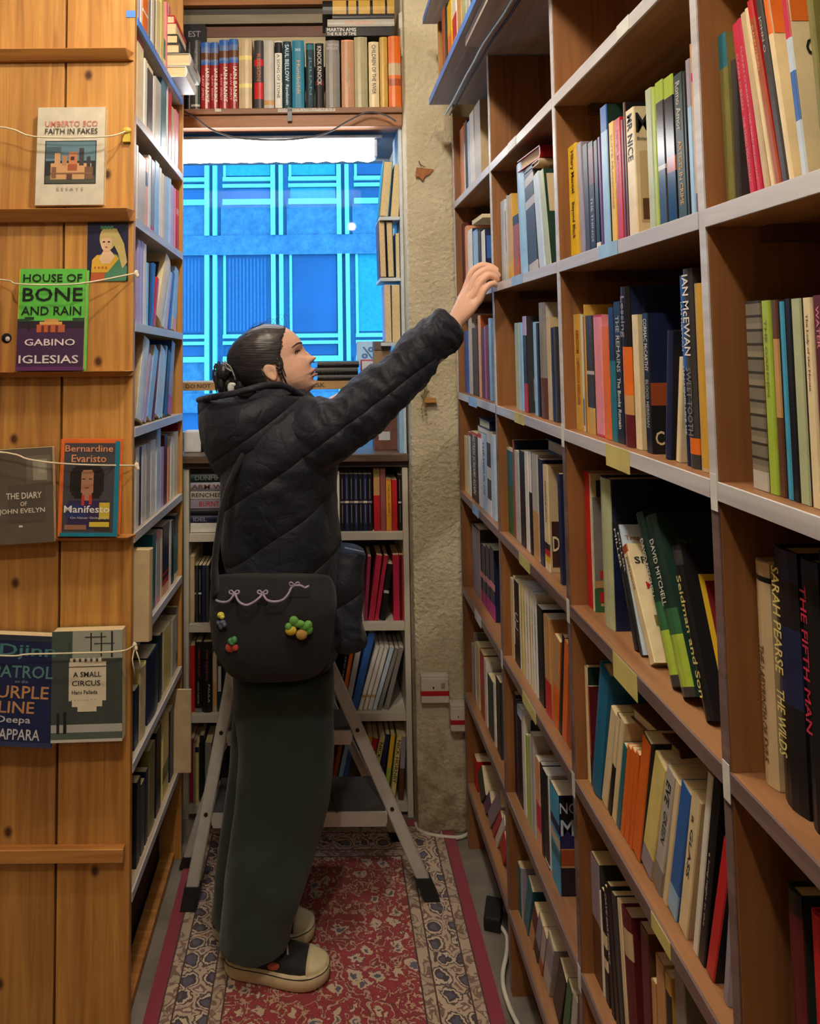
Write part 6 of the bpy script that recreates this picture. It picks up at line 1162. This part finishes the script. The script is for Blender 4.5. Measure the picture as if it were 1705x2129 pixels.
# ------------------------------------------------------------------ patterned rug
def rug_mat(x0, x1, y0, y1):
    m, nt, b = nodes_of('patterned_wool_rug'); L = nt.links.new
    tc = N(nt, 'ShaderNodeTexCoord'); sx = N(nt, 'ShaderNodeSeparateXYZ'); L(tc.outputs['Object'], sx.inputs[0])
    def mth(op, a, c=None, v=None):
        n = N(nt, 'ShaderNodeMath', operation=op); L(a, n.inputs[0])
        if c is not None: L(c, n.inputs[1])
        elif v is not None: n.inputs[1].default_value = v
        return n.outputs[0]
    hx = (x1-x0)/2; ex = mth('SUBTRACT', mth('MULTIPLY', mth('ABSOLUTE', sx.outputs[0]), v=-1.0), v=-hx)       # distance to the long sides
    ey = mth('SUBTRACT', mth('MULTIPLY', sx.outputs[1], v=-1.0), v=-y1)
    e = mth('MINIMUM', ex, ey)
    def ramp(stops, src, const=True):
        r = N(nt, 'ShaderNodeValToRGB'); cr_ = r.color_ramp; cr_.interpolation = 'CONSTANT' if const else 'LINEAR'
        while len(cr_.elements) < len(stops): cr_.elements.new(.5)
        for el, (p, c) in zip(cr_.elements, stops): el.position = p; el.color = lin(c) if len(c) == 3 else c
        L(src, r.inputs[0]); return r.outputs[0]
    e4 = mth('MULTIPLY', e, v=4.0)      # 0.25 m -> 1
    # motif fields
    def vor(scale, feat='F1', rnd=1.0):
        v = N(nt, 'ShaderNodeTexVoronoi', Scale=scale, feature=feat); v.inputs['Randomness'].default_value = rnd; L(tc.outputs['Object'], v.inputs['Vector']); return v
    nz = N(nt, 'ShaderNodeTexNoise', Scale=26.0, Detail=3.0, Distortion=1.2); L(tc.outputs['Object'], nz.inputs['Vector'])
    v1 = vor(19.0, 'F1', .8); n2 = N(nt, 'ShaderNodeTexNoise', Scale=48.0, Detail=4.0, Distortion=.8); L(tc.outputs['Object'], n2.inputs['Vector'])
    petal = mth('ADD', v1.outputs['Distance'], mth('MULTIPLY', mth('SUBTRACT', n2.outputs[0], v=.5), v=1.25))
    field = ramp([(0, (96, 92, 110)), (.12, (204, 180, 156)), (.31, (104, 70, 64)), (.355, (158, 52, 60)), (.52, (132, 40, 50)), (.58, (190, 156, 132)), (.68, (104, 56, 54)), (.72, (146, 48, 56))], petal)
    v2 = vor(17.0, 'F1', .35); pet2 = mth('ADD', v2.outputs['Distance'], mth('MULTIPLY', mth('SUBTRACT', nz.outputs[0], v=.5), v=.75))
    border = ramp([(0, (92, 88, 110)), (.17, (74, 62, 66)), (.29, (208, 188, 166)), (.38, (92, 74, 72)), (.46, (196, 172, 150)), (.60, (130, 100, 92)), (.70, (206, 184, 162))], pet2)
    guard = ramp([(0, (176, 156, 136)), (.46, (128, 100, 88)), (.54, (190, 168, 146))], nz.outputs[0])
    def mix(f, a, c):
        n = N(nt, 'ShaderNodeMix', data_type='RGBA'); L(f, n.inputs[0]); L(a, n.inputs[6]) if not isinstance(a, tuple) else setattr(n.inputs[6], 'default_value', a); L(c, n.inputs[7]) if not isinstance(c, tuple) else setattr(n.inputs[7], 'default_value', c); return n.outputs[2]
    def band(lo, hi): 
        a = mth('GREATER_THAN', e, v=lo); c = mth('LESS_THAN', e, v=hi); return mth('MULTIPLY', a, c)
    col = mix(mth('GREATER_THAN', e, v=.182), guard, field)
    col = mix(band(.066, .148), col, border)
    col = mix(band(-1, .034), col, lin((140, 44, 66)))
    for lo in (.034, .064, .148, .180): col = mix(band(lo, lo+.004), col, lin((74, 52, 48)))
    L(col, b.inputs['Base Color']); b.inputs['Roughness'].default_value = .95; b.inputs['Sheen Weight'].default_value = .3
    bp = N(nt, 'ShaderNodeBump', Strength=.5, Distance=.002); n4 = N(nt, 'ShaderNodeTexNoise', Scale=420.0); L(tc.outputs['Object'], n4.inputs['Vector']); L(n4.outputs[0], bp.inputs['Height']); L(bp.outputs[0], b.inputs['Normal'])
    return m
rx0, rx1, ry1 = -.432, .412, 2.66
rug = box('rug', (-(rx1-rx0)/2, -2.4, .0005), ((rx1-rx0)/2, ry1-1.6, .009), rug_mat(rx0, rx1, 0, ry1-1.6)); rug.location = ((rx0+rx1)/2, 1.6, 0)
tag(rug, 'worn red and beige patterned runner rug along the aisle floor', 'rug')

# ------------------------------------------------------------------ aluminium step ladder
ALU = plain('brushed_aluminium', (200, 198, 192), .42, .25, .06, 40); RUB = plain('black_rubber', (22, 22, 24), .7); TREAD = plain('grey_ribbed_tread', (70, 68, 66), .7, 0, .1, 200, .4)
ld = tag(empty('step_ladder', (-.04, 2.3, 0)), 'aluminium folding step ladder standing behind the person', 'ladder'); LI = Matrix.Translation((.04, -2.3, 0))
def lad(name, bm, mat, smooth=False): o = bm_obj(name, bm, mat, ld, smooth); o.matrix_parent_inverse = LI; return o
RZ0 = .009
def rail(p, q, w, d, name, mat=ALU):
    p, q = Vector(p), Vector(q); u = (q-p).normalized(); s = Vector((1, 0, 0)); s = (s - u*s.dot(u)).normalized(); n = u.cross(s)
    bm = bmesh.new(); vs_ = [bm.verts.new(c + s*a*w/2 + n*b*d/2) for c in (p, q) for a, b in ((-1, -1), (1, -1), (1, 1), (-1, 1))]
    for f in ((0, 1, 2, 3), (7, 6, 5, 4), (0, 4, 5, 1), (1, 5, 6, 2), (2, 6, 7, 3), (3, 7, 4, 0)): bm.faces.new([vs_[i] for i in f])
    bmesh.ops.bevel(bm, geom=bm.edges[:], offset=min(w, d)*.15, segments=1, affect='EDGES'); return lad(name, bm, mat)
def foot(p, u, w, d):
    u = Vector(u).normalized(); bm = bmesh.new(); add_tube(bm, [Vector(p)+u*.0, Vector(p)+u*.05], [w*.78, w*.72], 4, True, d/w); lad('rubber_foot', bm, RUB)
fl_, fr_ = atZ(392, 1888, RZ0), atZ(898, 1868, RZ0)
tl, tr_ = atY(487, 1380, 2.36), atY(684, 1380, 2.36)
for p, q in ((fl_, tl), (fr_, tr_)):
    u = (q-p).normalized(); rail(p+u*.045, q, .036, .022, 'front_leg'); 
    bm = bmesh.new(); s = Vector((1, 0, 0)); add_box(bm, (-.022, -.016, .0), (.022, .016, .058)); 
    for v in bm.verts: v.co = p + Vector((u.x*v.co.z/u.z + v.co.x, u.y*v.co.z/u.z + v.co.y, v.co.z))
    lad('rubber_foot', bm, RUB)
rl, rr_ = atZ(384, 1800, RZ0), atZ(824, 1745, RZ0)
tl2, tr2 = atY(515, 1380, 2.44), atY(650, 1380, 2.44)
for p, q in ((rl, tl2), (rr_, tr2)):
    u = (q-p).normalized(); rail(p+u*.02, q, .024, .018, 'rear_leg')
    bm = bmesh.new(); add_box(bm, (-.015, -.012, 0), (.015, .012, .03))
    for v in bm.verts: v.co = p + Vector((u.x*v.co.z/u.z + v.co.x, u.y*v.co.z/u.z + v.co.y, v.co.z))
    lad('rubber_foot', bm, RUB)
def on_leg(p, q, z): t = (z-p.z)/(q.z-p.z); return p.lerp(q, t)
for z, dep in ((.245, .17), (.455, .12), (.64, .10)):
    a, c = on_leg(fl_, tl, z), on_leg(fr_, tr_, z)
    bm = bmesh.new(); add_box(bm, (a.x+.02, a.y-.01, z-.004), (c.x-.02, a.y+dep, z+.004)); lad('tread', bm, TREAD)
    bm = bmesh.new(); add_box(bm, (a.x+.02, a.y-.016, z-.034), (c.x-.02, a.y-.0102, z+.005)); lad('tread_front', bm, ALU)
    for xx in (a.x+.016, c.x-.02): bm = bmesh.new(); add_box(bm, (xx, a.y-.0095, z-.03), (xx+.004, a.y+dep, z-.0045)); lad('tread_bracket', bm, ALU)
    bm = bmesh.new()
    for p in (a, c): add_tube(bm, [p+Vector((0, -.0125, 0)), p+Vector((0, -.0105, 0))], .006, 10)
    lad('rivet', bm, RUB)
a, c = on_leg(rl, tl2, .42), on_leg(rr_, tr2, .42); rail(a, c, .02, .012, 'cross_bar') if False else None
bm = bmesh.new(); add_box(bm, (a.x, a.y-.006, .41), (c.x, a.y+.006, .43)); lad('cross_bar', bm, ALU)
bm = bmesh.new(); add_tube(bm, spline([atY(690, 1600, 2.3), atY(688, 1640, 2.29), atY(694, 1672, 2.28), atY(701, 1690, 2.27)], 5), .0025, 6); lad('cord_loop', bm, RUB)
bm = bmesh.new(); add_box(bm, (tl.x-.01, tl.y-.012, tl.z-.001), (tr_.x+.01, tl.y+.14, tl.z+.022)); lad('top_platform', bm, TREAD)

# ------------------------------------------------------------------ things on the pillar
PFY = 2.6
lf = tag(empty('dried_leaf', atY(884, 350, PFY-.012)), 'dry brown folded leaf hung on a nail on the pillar', 'leaf'); LO = lf.location.copy()
bm = bmesh.new()
P = [(866, 348), (902, 352), (893, 362), (884, 366), (878, 376), (872, 368), (863, 366)]
top = [bm.verts.new(atY(x, y, PFY-.016 + .010*((x-866)/36))-LO) for x, y in P]; bm.faces.new(top)
ex = bmesh.ops.extrude_face_region(bm, geom=bm.faces[:]); bmesh.ops.translate(bm, vec=(0, .002, 0), verts=[v for v in ex['geom'] if isinstance(v, bmesh.types.BMVert)])
bm_obj('leaf_blade', bm, plain('dry_leaf_brown', (160, 102, 60), .7, 0, .2, 60), lf)
bm = bmesh.new(); add_tube(bm, [atY(884, 348, PFY-.012)-LO, atY(874, 342, PFY-.012)-LO, atY(871, 335, PFY-.004)-LO], .0015, 6); bm_obj('stalk', bm, plain('dark_wire', (60, 44, 34), .6), lf)
dp = tag(empty('dried_posy', atY(885, 830, PFY-.02)), 'small dried posy on a wooden peg on the pillar under the sleeve', 'plant'); LO = dp.location.copy()
box('peg', (-.004, -.006, -.012), (.034, .019, .004), PINE_X, dp, .002)
bm = bmesh.new(); rnd = random.Random(4)
for k in range(26):
    a = rnd.uniform(-1.2, 1.2); l = rnd.uniform(.02, .055); q = Vector((.4*l*math.sin(a)-.006, rnd.uniform(-.008, .006), l*math.cos(a)*(1 if k % 3 else -1)))
    add_tube(bm, [(-.006, 0, -.004), tuple(q)], [.0012, .0005], 5)
    if k % 2: add_ell(bm, q, (.003, .003, .004), None, 6, 5)
bm_obj('stems', bm, plain('dried_stems', (146, 128, 84), .8, 0, .2, 60), dp)
def mbox(x0, x1, y0, y1, lab, Y=PFY, dep=.03):
    a, c = atY(x0, y1, Y-dep), atY(x1, y0, Y-dep); r = tag(empty('plastic_box', (a.x, Y-dep, a.z)), lab, 'box'); w, h = c.x-a.x, c.z-a.z
    PL = plain('off_white_plastic', (214, 206, 194), .45); box('case', (0, 0, 0), (w, dep-.001, h), PL, r, .004)
    box('red_band', (-.0006, -.0008, h*.27), (w+.0006, .012, h*.44), plain('red_tape', (176, 24, 30), .45), r)
    box('lid_line', (.002, -.0006, h*.86), (w-.002, .004, h*.9), plain('white_plastic_lid', (232, 228, 218), .4), r)
    box('slot', (w*.42, -.0012, h*.52), (w*.47, -.0002, h*.60), RUB, r)
    if w > .07: box('print', (w*.72, -.0009, h*.52), (w*.86, -.0002, h*.72), plain('grey_print', (150, 148, 140), .5), r)
mbox(876, 933, 1404, 1463, 'white plastic box with red band, upper one on the pillar foot'); mbox(938, 972, 1466, 1522, 'white plastic box with red band, lower one at the pillar corner', PFY-.003, .045)
# cables on the floor
WC = plain('white_cable', (214, 210, 196), .45)
tag(tube('cable', spline([atZ(x, y, .008) for x, y in ((864, 1712), (872, 1726), (893, 1735), (925, 1740), (955, 1741), (975, 1732), (986, 1716))]), .006, WC), 'white cable curling round the foot of the pillar', 'cable')
tag(tube('cable', spline([atZ(x, y, .016 if y > 1960 else .008) for x, y in ((1040, 1925), (1054, 1948), (1053, 1985), (1046, 2020), (1047, 2052), (1058, 2090), (1076, 2129), (1110, 2190))]), .0055, WC), 'white cable running along the floor beside the rug', 'cable')
ad_ = atZ(1028, 1915, 0); o = box('power_adaptor', (-.025, -.045, 0), (.02, .045, .035), RUB, None, .005); o.location = (ad_.x, ad_.y, .0003); o.rotation_euler.z = -.3; tag(o, 'black power adaptor on the floor by the right bookcase', 'adaptor')
# pendant bulbs that light the shop; the rear one is an added fill, unseen
for (x, y, z_, _p), lab in zip(BULBS, ('bare bulb on the ceiling above the aisle', 'bare bulb on the ceiling above the viewer', 'added unseen fill bulb on the ceiling behind the viewer')):
    r = tag(empty('ceiling_bulb', (x, y, 3.1)), lab, 'lamp'); tube('flex', [(0, 0, 0), (0, 0, z_-3.1+.09)], .004, WC, r, 8); tube('holder', [(0, 0, z_-3.1+.1), (0, 0, z_-3.1+.065)], [.014, .018], WC, r, 12)
